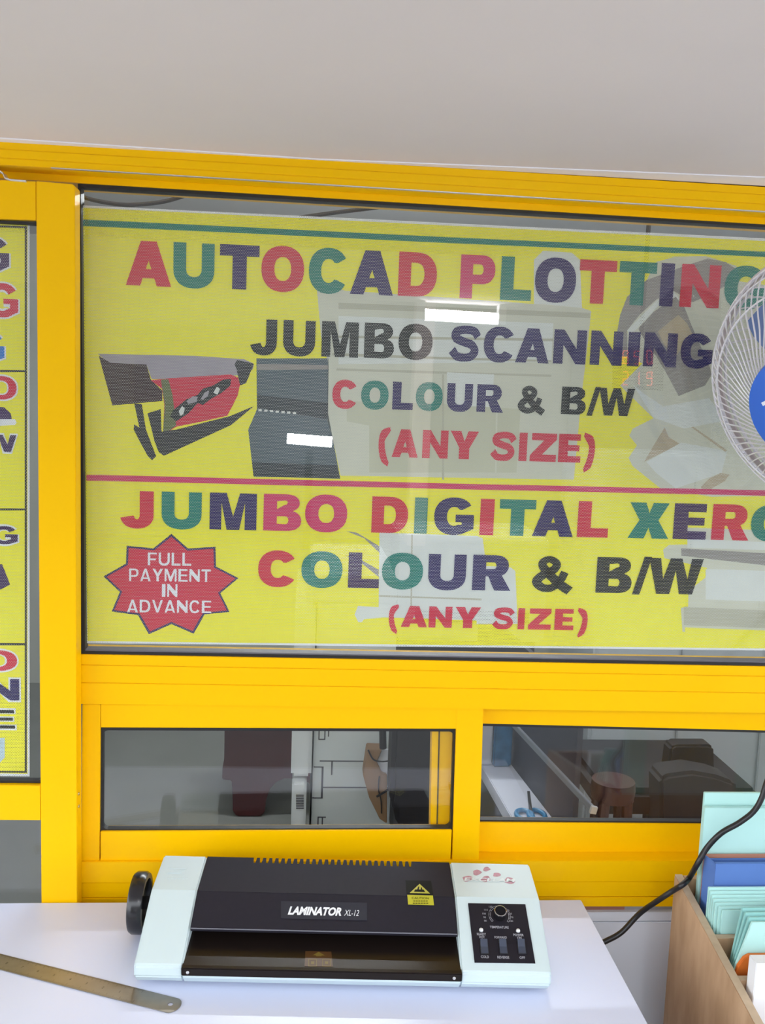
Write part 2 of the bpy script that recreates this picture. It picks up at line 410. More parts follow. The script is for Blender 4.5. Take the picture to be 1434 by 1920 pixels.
# ---- lower sliding sash in front (left) and behind (right)
W2 = thing('window_2', (at(520, 1612, 0).x, 0.004, at(520, 1612, 0).z), kind='structure')
YS = 0.004
lt0 = HL((153, 1320.5), (906, 1326), YS); lt1 = HL((187, 1364.2), (855, 1366.8), YS); lb0 = HL((187, 1559.7), (848, 1556.8), YS); lb1 = HL((153, 1615), (906, 1612.5), YS)
slab([(154, 1320.5), (188.2, 1320.5), (186.2, 1615), (152.5, 1615)], YS, .022).build('stile', YEL, W2, .0006)
slab([(856.3, 1325.2), (906.2, 1326), (897.6, 1612.3), (847.6, 1612.3)], YS, .022).build('stile', YEL, W2, .0006)
xa, xb = at(188, 1460, YS).x+.0004, at(851, 1460, YS).x-.0004
hbar(Off(lt0, 0), lt1, xa, xb+.003, YS+.0004, .022).build('sash_rail', YEL, W2, .0006)
hbar(lb0, lb1, xa, xb+.001, YS+.0004, .022).build('sash_rail', YEL, W2, .0006)
def ring(q_out, inset, Y, dep, name, m, parent):
    """dark gasket ring with the corners rounded on the inside"""
    P = [at(x, y, Y) for x, y in q_out]; c = sum(P, Vector())/4
    def inner(i):
        a, b, cc = P[i-1], P[i], P[(i+1) % 4]
        u = (a-b).normalized(); v = (cc-b).normalized(); r = inset*1.8
        return [b+u*(inset+r*(1-math.sin(th)))+v*(inset+r*(1-math.cos(th))) for th in [k*math.pi/8 for k in range(5)]]
    ins = [p for i in range(4) for p in inner(i)]
    tri = tessellate_polygon([P, ins]); vs = P+ins; n = len(vs)
    mb = MB(); off = Vector((0, dep, 0))
    fs = [tuple(t) for t in tri]+[tuple(k+n for k in reversed(t)) for t in tri]
    for lp in (list(range(4)), list(range(4, n))):
        for k in range(len(lp)):
            a, b = lp[k], lp[(k+1) % len(lp)]; fs.append((a, b, b+n, a+n))
    mb.add(vs+[p+off for p in vs], fs); return mb.build(name, m, parent)
ring([(188, 1364.4), (855.5, 1366.8), (849, 1556.6), (186.8, 1559.5)], .0042, .009, .012, 'gasket', BLK, W2)
slab([(180, 1358), (862, 1361), (856, 1562), (180, 1565)], .013, .005).build('glass_pane', GLS, W2)

W3 = thing('window_3', (at(1200, 1600, 0.03).x, 0.03, at(1200, 1600, 0.03).z), kind='structure')
YT = 0.030
rt0 = HL((906, 1318), (1434, 1328), YT); rt1 = HL((906, 1357), (1434, 1370), YT); rb0 = HL((901, 1542.3), (1322, 1545.6), YT); rb1 = HL((901, 1597.5), (1322, 1600), YT)
xr0 = at(812, 1460, YT).x; xr1 = at(1830, 1460, YT).x
slab([(811, 1315), (862, 1315), (855, 1625), (805.5, 1625)], YT, .022).build('stile', YEL, W3, .0006)
slab([(823.5, 1316), (826, 1316), (819, 1625), (816.5, 1625)], YT-.0015, .004).build('stile_groove', mat('shadow_gap', (0.10, 0.06, 0.01), 0.8), W3)
slab([(1830, 1325), (1890, 1325), (1890, 1625), (1830, 1625)], YT, .022).build('stile', YEL, W3, .0006)
hbar(rt0, rt1, at(862, 1340, YT).x, xr1, YT+.0003, .022).build('sash_rail', YEL, W3, .0006)
hbar(rb0, rb1, at(858, 1570, YT).x, xr1, YT+.0003, .022).build('sash_rail', YEL, W3, .0006)
rb2 = HL((901, 1602), (1322, 1604.5), YT-.006); rb3 = HL((901, 1630), (1322, 1630), YT-.006)
hbar(rb2, rb3, x0s, XR, YT-.008, .03).build('slide_ridge', YEL, W3, .0006)
ring([(866, 1355.5), (1836, 1379), (1830, 1549), (862, 1541.8)], .0042, YT+.004, .012, 'gasket', BLK, W3)
slab([(860, 1350), (1835, 1374), (1832, 1552), (858, 1550)], YT+.009, .005).build('glass_pane', GLS, W3)

# ---- sliding door at the left, standing proud of the windows
D1 = thing('door_1', (at(107, 1690, -.03).x, -.03, 0.0), kind='structure')
YD = -0.030
def col(xt, yt, xb, yb, Y):
    a, b = at(xt, yt, Y), at(xb, yb, Y); k = (b.x-a.x)/(b.z-a.z)
    return lambda z: a.x+(z-a.z)*k
cl = col(68.3, 420, 77.6, 1690, YD); cr = col(140.2, 345, 144.6, 1690, YD)
ztop = at(104, 342, YD).z; zl = at(68, 339.5, YD).z; zr_ = at(140, 345.5, YD).z
P = [(cl(.02), YD, .02), (cr(.02), YD, .02), (cr(zr_), YD, zr_-.003), (cr(zr_)-.003, YD, zr_), (cl(zl), YD, zl)]
MB().prism(P, (0, .0295, 0)).build('stile', YEL, D1, .0007)
XDL = -1.20
dt0 = HL((0, 337.5), (68, 340), YD); dt1 = HL((0, 410), (68, 412.3), YD)
hbar(dt0, dt1, XDL, cl(ztop)-.0006, YD+.0004, .028).build('door_rail', YEL, D1, .0006)
dm0 = HL((0, 1472.5), (76, 1473.5), YD); dm1 = HL((0, 1538), (76, 1538.5), YD)
hbar(dm0, dm1, XDL, cl(1.0)-.0006, YD+.0004, .028).build('door_rail', YEL, D1, .0006)
MB().box((XDL, YD+.0004, .02), (cl(.1)-.0006, -.002, .12)).build('door_rail', YEL, D1, .0006)
MB().box((XDL-.06, YD, .02), (XDL, -.001, dt0.z(XDL))).build('stile', YEL, D1, .0006)
zg0, zg1 = dm0.z(-.5), dt1.z(-.5)
def ringw(x0, x1, z0, z1, Y, inset, dep, parent):
    mb = MB()
    P = [Vector((x0, Y, z1)), Vector((x1, Y, z1)), Vector((x1, Y, z0)), Vector((x0, Y, z0))]
    ins = []
    for i in range(4):
        a, b, c = P[i-1], P[i], P[(i+1) % 4]; u = (a-b).normalized(); v = (c-b).normalized(); r = inset*2.2
        ins += [b+u*(inset+r*(1-math.sin(th)))+v*(inset+r*(1-math.cos(th))) for th in [k*math.pi/8 for k in range(5)]]
    tri = tessellate_polygon([P, ins]); vs = P+ins; n = len(vs); off = Vector((0, dep, 0))
    fs = [tuple(t) for t in tri]+[tuple(k+n for k in reversed(t)) for t in tri]
    for lp in (list(range(4)), list(range(4, n))):
        for k in range(len(lp)): a, b = lp[k], lp[(k+1) % len(lp)]; fs.append((a, b, b+n, a+n))
    mb.add(vs+[p+off for p in vs], fs); return mb.build('gasket', BLK, parent)
ringw(XDL, cl(1.6)+.003, zg0, zg1, YD+.008, .0032, .012, D1)
ringw(XDL, cl(.7)+.003, .12, dm1.z(-.5), YD+.008, .0022, .012, D1)
MB().box((XDL, YD+.012, zg0-.008), (cl(1.6)+.008, YD+.017, zg1+.008)).build('glass_pane', GLS, D1)
MB().box((XDL, YD+.012, .11), (cl(.7)+.008, YD+.017, dm1.z(-.5)+.008)).build('glass_pane', GLS, D1)
for py in (1486.5, 1510):
    z = at(146, py, YD+.015).z
    MB().lathe([(0, 0.0012), (.0022, .0012), (.0028, 0)], (cr(z)-.0002, YD+.012, z), (1, 0, 0), 12).build('screw', mat('steel_screw', (.45, .38, .25), .4, .8), D1)
# catch plate above the door
pl = [(-30, 311), (-4, 317), (4, 322), (9, 332), (18, 335.5), (48, 338)]
mb = MB()
for i in range(len(pl)-1):
    a, b = at(*pl[i], -.034), at(*pl[i+1], -.034)
    mb.hexa([a-Vector((0,0,.0022)), b-Vector((0,0,.0022)), b, a], [p+Vector((0,.02,0)) for p in (a-Vector((0,0,.0022)), b-Vector((0,0,.0022)), b, a)])
mb.build('door_catch', mat('bright_steel', (.8, .8, .82), .3, .7), D1)

# ---- panel under the windows, right of the worktop
zpt = q3.z(.5)-.003
lw = thing('wall_under_window', (0, .0, 0), kind='structure'); lw.name = 'wall_lower'
LPM = mat('pale_blue_panel', (.74, .77, .85), .5, var=.03, scale=5)
za = at(1150, 1733, -.001).z; zb2 = at(1150, 1715, -.001).z
MB().box((x0s, .006, 0.0), (XR, .06, za-.0008)).build('panel', LPM, lw, .0008)
MB().box((x0s, .006, za+.0008), (XR, .06, zb2)).build('panel', LPM, lw, .0008)
MB().box((x0s, .014, zb2), (at(1172, 1708, .01).x, .06, zpt)).build('strip', mat('red_brown_board', (.35, .16, .12), .7), lw)
MB().box((at(1172, 1708, .01).x, .014, zb2), (XR, .06, zpt)).build('strip', mat('grey_board', (.35, .34, .36), .7), lw)

# ================================================================== printed film behind the upper glass
PY = perf_mat('film_yellow', (.90, .83, .025), .04); PW = perf_mat('film_white', (0.818, 0.832, 0.860), .02)
PR = perf_mat('film_red', (.66, .020, .06)); PM = perf_mat('film_magenta', (0.660, 0.029, 0.145)); PG = perf_mat('film_green', (.006, .22, .17)); PN = perf_mat('film_navy', (.026, .017, .12)); PU = perf_mat('film_purple', (.05, .018, .10))
PK = perf_mat('film_black', (.010, .013, .015)); PC = perf_mat('film_copier_white', (0.660, 0.660, 0.528), .06, 20); PC2 = perf_mat('film_copier_shade', (0.502, 0.488, 0.370), .06, 25)
PC4 = perf_mat('film_copier_tint', (0.58, 0.58, 0.42), .06, 25)
PC3 = perf_mat('film_copier_pale', (0.726, 0.752, 0.700), .05, 25)
PGY = perf_mat('film_grey', (0.317, 0.290, 0.264), .08, 20); PLG = perf_mat('film_lilac_grey', (0.396, 0.356, 0.396), .1, 40); PBR = perf_mat('film_brown', (.05, .02, .02), .1, 40)
PDG = perf_mat('film_dark_grey', (.03, .03, .034), .1); PSL = perf_mat('film_slate', (0.092, 0.132, 0.152), .1, 15); PSD = perf_mat('film_slate_dark', (.03, .042, .05), .1, 15)
POL = perf_mat('film_olive', (0.132, 0.158, 0.053)); PTN = perf_mat('film_tan', (0.528, 0.436, 0.290), .1, 30)
YF = 0.0164
S = MB().flat([polyY([(151.5, 384.7), (1640, 457), (1640, 1222), (162, 1205.8)], YF)]).build('vinyl_sign', PW)
S['label'] = 'large yellow perforated sign with multicoloured lettering behind the upper window glass'; S['category'] = 'sign'
def flatpoly(name, px, Y, m, parent, holes=()):
    return MB().flat([polyY(px, Y)]+[polyY(h, Y) for h in holes]).build(name, m, parent)
flatpoly('yellow_print', [(153, 389), (1640, 462), (1640, 1218), (164, 1202)], YF-.0002, PY, S)
flatpoly('ruled_line', [(154, 411.5), (600, 432.8), (840, 444.6), (1640, 481.5), (1640, 491), (840, 455.6), (600, 444), (154, 423.5)], YF-.0004, PG, S)
flatpoly('ruled_line', [(162, 890), (800, 905.5), (1640, 924), (1640, 934), (800, 916), (162, 901)], YF-.0007, PM, S)
# printed machines
def pic(name, ox, oy, sc, base, pieces):
    B = flatpoly(name, [(ox+x/sc, oy+y/sc) for x, y in base[0]], YF-.0003, base[1], S)
    for i, (nm, pts, m) in enumerate(pieces):
        flatpoly(nm, [(ox+x/sc, oy+y/sc) for x, y in pts], YF-.00035-.00002*i, m, B)
    return B
wing = [(440,575),(455,545),(520,492),(575,470),(600,440),(650,425),(700,395),(738,392),(735,425),(690,462),(640,490),(600,520),(575,510),(530,560),(470,600)]
pic('printed_plotter', 150, 560, 2.607, ([(88,270),(245,272),(560,280),(800,295),(850,318),(845,345),(775,375),(350,394),(325,322),(140,318)], PLG), [
    ('cabinet', [(92,280),(150,314),(325,322),(346,395),(402,450),(402,500),(270,512),(158,522)], PBR),
    ('end_box', [(768,300),(850,318),(812,412),(782,425),(765,345),(755,320)], PDG),
    ('sheet', [(345,398),(430,390),(735,370),(772,385),(782,420),(770,475),(720,572),(600,600),(470,626),(405,668),(412,520),(400,440)], PR),
    ('sheet_edge', [(395,396),(432,394),(452,470),(470,620),(405,668),(414,520)], POL),
    ('butterfly_wing', wing, PK),
    ('wing_spot', [(520,500),(550,478),(575,480),(570,505),(530,515)], PLG),
    ('wing_spot', [(590,490),(610,458),(632,448),(625,475),(600,495)], PLG),
    ('wing_spot', [(482,550),(498,525),(512,535),(505,565),(490,572)], PC3),
    ('wing_spot', [(652,460),(668,430),(684,440),(672,470)], PC3),
    ('tray', [(330,560),(395,540),(398,650),(470,640),(730,575),(850,525),(738,618),(410,768),(385,750),(365,700)], PDG),
    ('leg', [(265,512),(302,515),(322,640),(372,770),(352,790),(328,765),(262,640),(265,615),(290,630)], PDG)])
pic('printed_paper_roll', 150, 560, 2.607, ([(862,292),(1215,292),(1212,560),(1272,880),(848,870),(822,640),(865,540)], PSL), [
    ('band', [(866,470),(1212,510),(1212,590),(865,535)], PSD),
    ('band', [(866,318),(1214,325),(1214,345),(866,350)], PGY),
    ('band', [(840,800),(1255,815),(1270,878),(848,868)], PSD)]
    + [('dot', [(880+28*k+dx, 545+2.4*k+dy) for dx, dy in ((-8,-5),(8,-5),(8,5),(-8,5))], PC3) for k in range(7)])
pic('printed_copier', 600, 560, 2.607, ([(-15,-40),(60,-60),(120,-40),(1040,25),(1280,45),(1325,60),(1310,200),(1275,500),(1240,885),(100,865),(70,720),(35,600),(38,310),(5,190)], PC), [
    ('top_tower', [(1045,-190),(1090,-235),(1230,-225),(1270,-190),(1280,45),(1045,25)], PC3),
    ('panel', [(90,85),(1140,120),(1130,310),(90,320)], PC3),
    ('shelf_edge', [(60,265),(600,285),(1130,300),(1130,310),(600,297),(60,278)], PC2),
    ('shelf_edge', [(60,180),(1140,195),(1140,208),(60,192)], PC2),
    ('shelf_edge', [(80,340),(1130,372),(1130,382),(80,352)], PC2),
    ('shadow_band', [(90,20),(480,35),(1320,70),(1320,95),(480,62),(90,50)], PC2),
    ('cover', [(130,500),(600,515),(980,540),(960,850),(240,850),(240,620),(130,600)], PC4),
    ('cover', [(620,360),(850,370),(840,530),(620,520)], PC3),
    ('seam', [(596,370),(606,370),(606,885),(596,885)], PC2),
    ('seam', [(860,520),(868,520),(862,870),(854,870)], PC)])
pic('printed_scanner', 1100, 460, 3.84, ([(500,120),(640,80),(860,78),(1080,150),(1100,260),(1400,300),(1600,700),(1600,1800),(900,1810),(530,1750),(330,1590),(300,1530),(360,1440),(305,1370),(330,1320),(480,1245),(240,1010),(400,850),(280,800),(300,500)], PC), [
    ('lid', [(215,640),(240,500),(290,370),(430,250),(700,150),(870,95),(1000,120),(1065,165),(1050,260),(900,350),(760,410),(620,325),(500,390),(380,500),(290,612),(292,800),(215,800)], PGY),
    ('lid_edge', [(290,612),(500,400),(620,325),(670,390),(520,430),(400,560),(310,650)], PC3),
    ('frame', [(370,600),(480,480),(640,370),(700,440),(780,640),(880,860),(900,930),(850,1010),(660,1085),(590,950),(500,800),(420,690)], PGY),
    ('frame_well', [(510,620),(660,500),(720,560),(760,640),(640,800),(560,720)], PTN),
    ('paper', [(330,1000),(400,1060),(550,1160),(880,1100),(1000,1260),(700,1320),(480,1240)], PC3),
    ('tray', [(410,1560),(560,1310),(590,1380),(670,1430)], PTN),
    ('flat_bed', [(430,1560),(680,1420),(1010,1480),(970,1640),(640,1750),(500,1640)], PC3),
    ('rod', [(752,1310),(765,1305),(1010,1475),(1000,1490)], PTN),
    ('hinge', [(820,1740),(880,1680),(960,1640),(1030,1650),(990,1700),(900,1750),(860,1800)], PTN)])
pic('printed_wide_printer', 780, 880, 2.1927, ([(1015,330),(1040,310),(1115,310),(1115,240),(1900,262),(1900,680),(1105,650),(1105,668),(1095,668),(1088,570),(1118,565),(1120,500),(1195,440),(1195,405),(1020,365)], PC), [
    ('band', [(1090,325),(1434,345),(1900,360),(1900,405),(1434,395),(1090,355)], PGY),
    ('top', [(1115,285),(1900,320),(1900,345),(1115,322)], PC3),
    ('roll', [(1190,410),(1900,430),(1900,560),(1190,535)], PC3),
    ('base', [(1100,565),(1900,600),(1900,672),(1100,640)], PC2)])
pic('printed_office_copier', 150, 880, 2.206, ([(1238,262),(1640,275),(1665,285),(1680,400),(1780,405),(1800,420),(1810,640),(1640,640),(1640,625),(1260,612),(1175,620),(1165,632),(1150,632),(1135,600),(1150,565),(1235,570)], PC3), [
    ('side_arm', [(1100,255),(1145,262),(1238,318),(1238,345),(1175,285)], PGY),
    ('side_arm', [(1095,355),(1150,368),(1235,415),(1235,445),(1160,385)], PGY),
    ('seam', [(1370,270),(1376,270),(1372,600),(1366,600)], PC2),
    ('seam', [(1238,520),(1660,535),(1660,542),(1238,527)], PC2)])
# star burst
def starpts(lst): return [(150+x/2.206, 880+y/2.206) for x, y in lst]
st = [(378,267),(447,328),(560,320),(562,402),(655,450),(580,512),(618,590),(515,600),(470,680),(378,640),(285,682),(240,603),(131,588),(165,507),(97,443),(190,390),(193,316),(303,327)]
cx, cy = 376, 476
SB = flatpoly('star_burst', starpts(st), YF-.0005, PN, S)
SR = flatpoly('star_face', starpts([(cx+(x-cx)*.955, cy+(y-cy)*.945) for x, y in st]), YF-.0007, PR, SB)
def line(letters, xs, cap, base, cols, Y=YF-.0012, parent=S, s=.31, b=.25):
    for ch, (x0, x1), m in zip(letters, xs, cols):
        xm = (x0+x1)/2
        yc = cap[1]+(xm-cap[0])*(cap[3]-cap[1])/(cap[2]-cap[0]); yb = base[1]+(xm-base[0])*(base[3]-base[1])/(base[2]-base[0])
        put_glyph(ch, x0, x1, yc, yb, Y, m, parent, s, b)
R_, G_, N_, U_, K_, M_ = PR, PG, PN, PU, PK, PM
line('AUTOCADPLOTTING', [(236,321),(325,402),(412,486),(490,570),(579,653),(657,738),(747,819),(863,928),(939,997),(1003,1080),(1085.5,1155),(1160,1230),(1238,1263),(1276,1350),(1358,1437)],
     (278,452,1313,496), (278,536,1313,577), [R_,G_,N_,R_,G_,N_,R_,M_,G_,N_,R_,G_,N_,R_,G_])
line('JUMBOSCANNING', [(469,519),(531,591),(603,672),(683,739),(747,811),(845,899),(907,966),(967,1030),(1038,1099),(1107,1167),(1177,1199),(1207,1269),(1276,1336)],
     (494,598.5,1306,626.5), (494,665,1306,690), [K_]*5+[N_]*8)
line('COLOUR&B/W', [(623,671),(677,728.5),(736,774.5),(779.5,830),(838,886),(894,942),(971,1021),(1052.5,1098.5),(1101,1125),(1122,1189)],
     (647,713,1155,728), (647,765.5,1155,779.5), [R_,G_,N_,G_,N_,N_,K_,K_,K_,K_])
line('(ANYSIZE)', [(711,732),(735,784),(792,840),(844,897),(922,966),(973,988),(994,1043),(1047,1089),(1093,1114)],
     (722,804,1104,815), (722,856.5,1104,868), [R_]*9)
line('JUMBODIGITALXEROX', [(225,288),(303,378),(393,481),(494,565),(572,651),(697,765),(777,801),(814,888.5),(900,926),(936,1004),(999,1075.5),(1083,1141),(1178,1255),(1263,1325),(1335,1403),(1408,1484),(1490,1566)],
     (256,920.5,1369,946), (256,989.5,1369,1013), [R_,G_,N_,M_,M_,R_,G_,N_,R_,G_,N_,R_,G_,U_,R_,G_,N_], s=.32, b=.26)
line('COLOUR&B/W', [(484,557),(565,642),(653,711),(716,793),(803,873.5),(886,956),(998,1072),(1118,1185),(1187,1220),(1215,1317)],
     (520,1033.5,1266,1047), (520,1099.5,1266,1114), [R_,G_,U_,G_,N_,N_,K_,K_,K_,K_], s=.32, b=.26)
line('(ANYSIZE)', [(730,747.5),(752,801),(804,847.5),(853,901),(925,963),(971,983.5),(990.5,1033),(1040,1075.5),(1082,1100.5)],
     (739,1135.5,1091,1142.5), (739,1175,1091,1182), [R_]*9)
def starline(txt, x0, x1, yc, yb):
    wd = {'I': .35, 'M': 1.15, 'L': .8, 'F': .82, 'E': .88, 'T': .88, 'P': .9}
    tot = sum(wd.get(c, 1.0) for c in txt)+.17*(len(txt)-1); u = (x1-x0)/tot; x = x0
    for i, c in enumerate(txt):
        wv = wd.get(c, 1.0)*u; dy = (x-x0)*.012
        put_glyph(c, x, x+wv, yc+dy, yb+dy, YF-.0012, PW, SB, .20, .16); x += wv+.17*u
starline('FULL', 277, 358.5, 1036, 1060); starline('PAYMENT', 242, 395, 1066, 1089.5); starline('IN', 303.5, 332.5, 1095, 1119); starline('ADVANCE', 238.5, 396, 1124.5, 1148)

# ---- narrow sign on the left door
YG = YD+.0186
xL = -260
S2 = MB().flat([polyY([(xL, 408), (55.5, 418.3), (55.5, 1456), (xL, 1452)], YG)]).build('vinyl_sign', PW)
S2['label'] = 'narrow yellow perforated sign with ruled panels and letter fragments on the left door'; S2['category'] = 'sign'
flatpoly('yellow_print', [(xL, 412), (51.5, 422), (51.5, 1451), (xL, 1447)], YG-.0002, PY, S2)
for pts in ([(xL,414),(50,424.5),(50,428),(xL,417.5)], [(46.5,424),(50.2,424),(50.2,1449),(46.5,1449)], [(xL,693),(48,694),(48,698),(xL,697)], [(xL,952),(48,953.5),(48,957),(xL,956)], [(xL,1205),(48,1206),(48,1210),(xL,1209)], [(xL,1444),(50,1446),(50,1449),(xL,1447)]):
    flatpoly('ruled_line', pts, YG-.0004, PDG, S2)
PB = perf_mat('film_blue', (0.026, 0.185, 0.554)); PIC = perf_mat('film_pale_blue', (0.554, 0.686, 0.766), .1, 20)
def dl(ch, x0, x1, yc, yb, m, s=.27, b=.2):
    put_glyph(ch, x0-3.2, x1+3.2, yc-3.2, yb+3.2, YG-.0006, PW, S2, s*1.25, b*1.45, 'letter_outline')
    put_glyph(ch, x0, x1, yc, yb, YG-.0010, m, S2, s, b)
dl('G', -44, 17, 446, 508, PU); dl('G', -26, 34, 532, 594, PR); dl('G', -52, 8, 624, 678, PB)
dl('O', -26, 31, 706, 748, PR); dl('W', -32, 31, 815, 847, PU); dl('G', -18, 33, 987, 1020, PU)
dl('O', -40, 32, 1220, 1257, PR); dl('N', -30, 36, 1273, 1313, PN); dl('E', -28, 28, 1331, 1366, PK)
CA = flatpoly('printed_car', [(-60,800),(-60,772),(-10,762),(8,764),(20,775),(22,785),(10,790),(0,800)], YG-.0004, PU, S2)
flatpoly('highlight', [(-40,790),(0,786),(28,786),(31,792),(28,797),(-40,800)], YG-.0006, PW, CA)
BL = flatpoly('printed_box', [(-40,1090),(-30,1060),(4,1058),(19,1096),(2,1105),(-40,1106)], YG-.0004, PU, S2)
CY = flatpoly('printed_cylinder', [(-30,1385),(9,1383),(9,1420),(0,1430),(-30,1432)], YG-.0004, PIC, S2)

# ================================================================== worktop and what stands on it
XC = 0.449
tb = thing('counter', (-.3, -.25, 0), label='white laminate counter in front of the yellow windows', category='counter')
MB().box((-1.25, -.465, ZC-.03), (XC, -.0325, ZC)).build('worktop', LAM, tb, .0015)
MB().box((-1.22, -.40, 0.08), (XC-.03, -.06, ZC-.03)).build('body', mat('counter_body', (.72, .72, .75), .5), tb)
MB().box((-1.20, -.36, 0.0), (XC-.06, -.10, 0.08)).build('plinth', mat('dark_plinth', (.08, .08, .09), .6), tb)

# ---- laminator
TH = math.radians(-3.13)
LO = Vector((-.209, -.246, ZC)); LU = Vector((math.cos(TH), math.sin(TH), 0)); LV = Vector((-math.sin(TH), math.cos(TH), 0)); LZ = Vector((0, 0, 1))
LWD = .546
def L3(u, v, h): return LO+LU*u+LV*v+LZ*h
lam = thing('laminator', tuple(L3(.27, .09, 0)), label='white and black desktop laminating machine with hand wheel on the counter', category='laminator')
CAPM = mat('laminator_white', (.56, .66, .68), .38, var=.012, scale=40, spec=.4)
DRK = mat('laminator_black', (.020, .018, .026), .6, var=.08, scale=120, bump=.03, spec=.12)
TRY = mat('laminator_tray', (.012, .008, .007), .28, var=.1, spec=.22)
VB, HB, VK, HK, HF = .102, .082, .186, .090, .035
prof = [(.010, .006), (0, .018), (0, HF-.003), (.003, HF), (VB, HB), (VK, HK), (VK+.008, .07), (VK+.010, .006)]
def extr(pr, u0, u1, name, m, bevel=.0015):
    return MB().prism([L3(u0, v, h) for v, h in pr], LU*(u1-u0)).build(name, m, lam, bevel)
UA, UB = .0635, .4265
extr(prof, 0, UA, 'end_cap', CAPM, .0022); extr(prof, UB, LWD, 'end_cap', CAPM, .0022)
extr([(.010, .006), (0, .018), (0, .027), (.004, .031), (.10, .031), (.16, .04), (.165, .006)], UA, UB, 'base', CAPM, .0008)
extr([(.09, .03), (.09, .07), (.165, .076), (.165, .03)], UA+.001, UB-.001, 'roller_housing', BLK, 0)
# black cover: sloping front, flat top with a comb of vent slots along the back edge
vl, hl = .048, .0585
cov = extr([(vl, hl), (VB, HB-.001), (VB+.004, HB-.0055), (vl+.006, hl-.008), (vl+.002, hl-.006)], UA+.0008, UB-.0008, 'cover_front', DRK, .0006)
MB().tube([L3(UA+.001, vl, hl-.001), L3(UB-.001, vl, hl-.001)], .0009, 6).build('edge_trim', mat('pale_edge', (.16, .16, .19), .4), lam)  # paler line along the lower lip of the cover
def topz(v): return HB-.001+(HK-HB)*(v-VB)/(VK-VB)
nsl = 26; u0n, u1n = .131, .371; pitch = (u1n-u0n)/nsl; vs_ = VK-.013
mb = MB()
def topslab(ua, ub, v0, v1, ub2=None, ua2=None):
    P = [L3(ua, v0, topz(v0)), L3(ub, v0, topz(v0)), L3(ub2 or ub, v1, topz(v1)), L3(ua2 or ua, v1, topz(v1))]
    mb.hexa([p-LZ*.003 for p in P], P)
topslab(UA+.0008, UB-.0008, VB+.0003, vs_)
edge = UA+.0008
for k in range(nsl+1):
    uc = u0n+(k+.5)*pitch; nx = (uc-pitch*.14) if k < nsl else UB-.0008
    lo_ = edge; e2u = (uc-pitch*.27) if k < nsl else UB-.0008; e1u = edge+(pitch*.13 if 0 else 0)
    topslab(lo_ if k == 0 else lo_-pitch*.13, nx, vs_, VK, e2u, lo_)
    edge = uc+pitch*.27
mb.build('cover_top', DRK, lam)
extr([(VK-.004, .01), (VK-.004, .068), (VK, .068), (VK, .01)], UA+.001, UB-.001, 'back_plate', DRK, 0)
# feed tray
extr([(-.004, .0225), (-.004, .0335), (.002, .0345), (.085, .044), (.085, .041), (.004, .030), (.002, .0225)], UA-.0012, UB+.0012, 'feed_tray', TRY, .0010)
for u in (UA+.007, UB-.009):
    MB().lathe([(0, -.0012), (.0016, -.0010), (.0022, 0)], L3(u, -.004, .0275), LV, 12).build('screw', mat('bright_steel', (.8, .8, .82), .3, .7), lam)
# planes used to lay printed marks on the machine
nS = LU.cross((L3(0, VB, HB)-L3(0, .003, HF)).normalized()).normalized(); upS = (L3(0, VB, HB)-L3(0, .003, HF)).normalized()
nT = LU.cross((L3(0, VK, HK)-L3(0, VB, HB)).normalized()).normalized(); upT = (L3(0, VK, HK)-L3(0, VB, HB)).normalized()
def onS(px, py, d=0.0): return atp(px, py, L3(0, .003, HF)+nS*d, nS)
def onT(px, py, d=0.0): return atp(px, py, L3(0, VB, HB)+nT*d, nT)
def onC(px, py, d=0.0): return atp(px, py, L3(0, vl, hl)+nC*d, nC)
upC = (L3(0, VB, HB-.001)-L3(0, vl, hl)).normalized(); nC = LU.cross(upC).normalized()
def plate(pts, n, th, name, m, parent=None, bevel=0.0):
    return MB().prism(pts, n*th).build(name, m, parent or lam, bevel)
WHT = mat('white_print', (.80, .82, .85), .5); GRP = mat('grey_print', (.38, .38, .42), .5)
# name plate
np_ = plate([onC(526.7, 1722, .0001), onC(688, 1726, .0001), onC(688, 1693, .0001), onC(526.7, 1690, .0001)], nC, .0005, 'name_plate', mat('name_plate_grey', (.030, .031, .042), .5, spec=.15), None)
c = onC(590, 1708.3, .0009); text('LAMINATOR', c, LU, upC, (onC(590, 1700)-onC(590, 1716)).length, WHT, np_, (onC(541, 1708)-onC(641, 1708)).length, offset=.045, shear=.28)
c = onC(659, 1711.5, .0009); text('XL-12', c, LU, upC, (onC(659, 1706)-onC(659, 1717)).length, WHT, np_, (onC(645, 1711)-onC(673, 1711)).length, offset=.0, shear=.3)
# caution sticker: triangle on the flat top, notice on the slope
YST = mat('sticker_yellow', (.45, .42, .02), .5); BKP = mat('sticker_black', (.008, .008, .008), .6, spec=.1)
plate([onT(762, 1676, -.0008), onT(812, 1677.5, -.0008), onT(808, 1652, -.0008), onT(760, 1651, -.0008)], nT, .0004, 'caution_sticker', BKP)
tri = plate([onT(768, 1674.5, -.0003), onT(806, 1675.5, -.0003), onT(786.5, 1657.5, -.0003)], nT, .0003, 'warning_triangle', YST)
for pts in ([(776, 1672), (797, 1672.5), (794, 1668), (778, 1668)], [(782, 1668), (785, 1668), (786, 1662.5), (784, 1662.5)], [(789, 1668), (791.5, 1668), (791, 1664), (789, 1664)]):
    plate([onT(x, y, .0001) for x, y in pts], nT, .0002, 'hot_roller_symbol', BKP, tri)
cs = plate([onC(765, 1696, .0001), onC(813.5, 1697.5, .0001), onC(811.5, 1679.5, .0001), onC(763.5, 1678, .0001)], nC, .0004, 'caution_notice', YST)
text('CAUTION', onC(788, 1684, .0008), LU, upC, .0036, BKP, cs, .024)
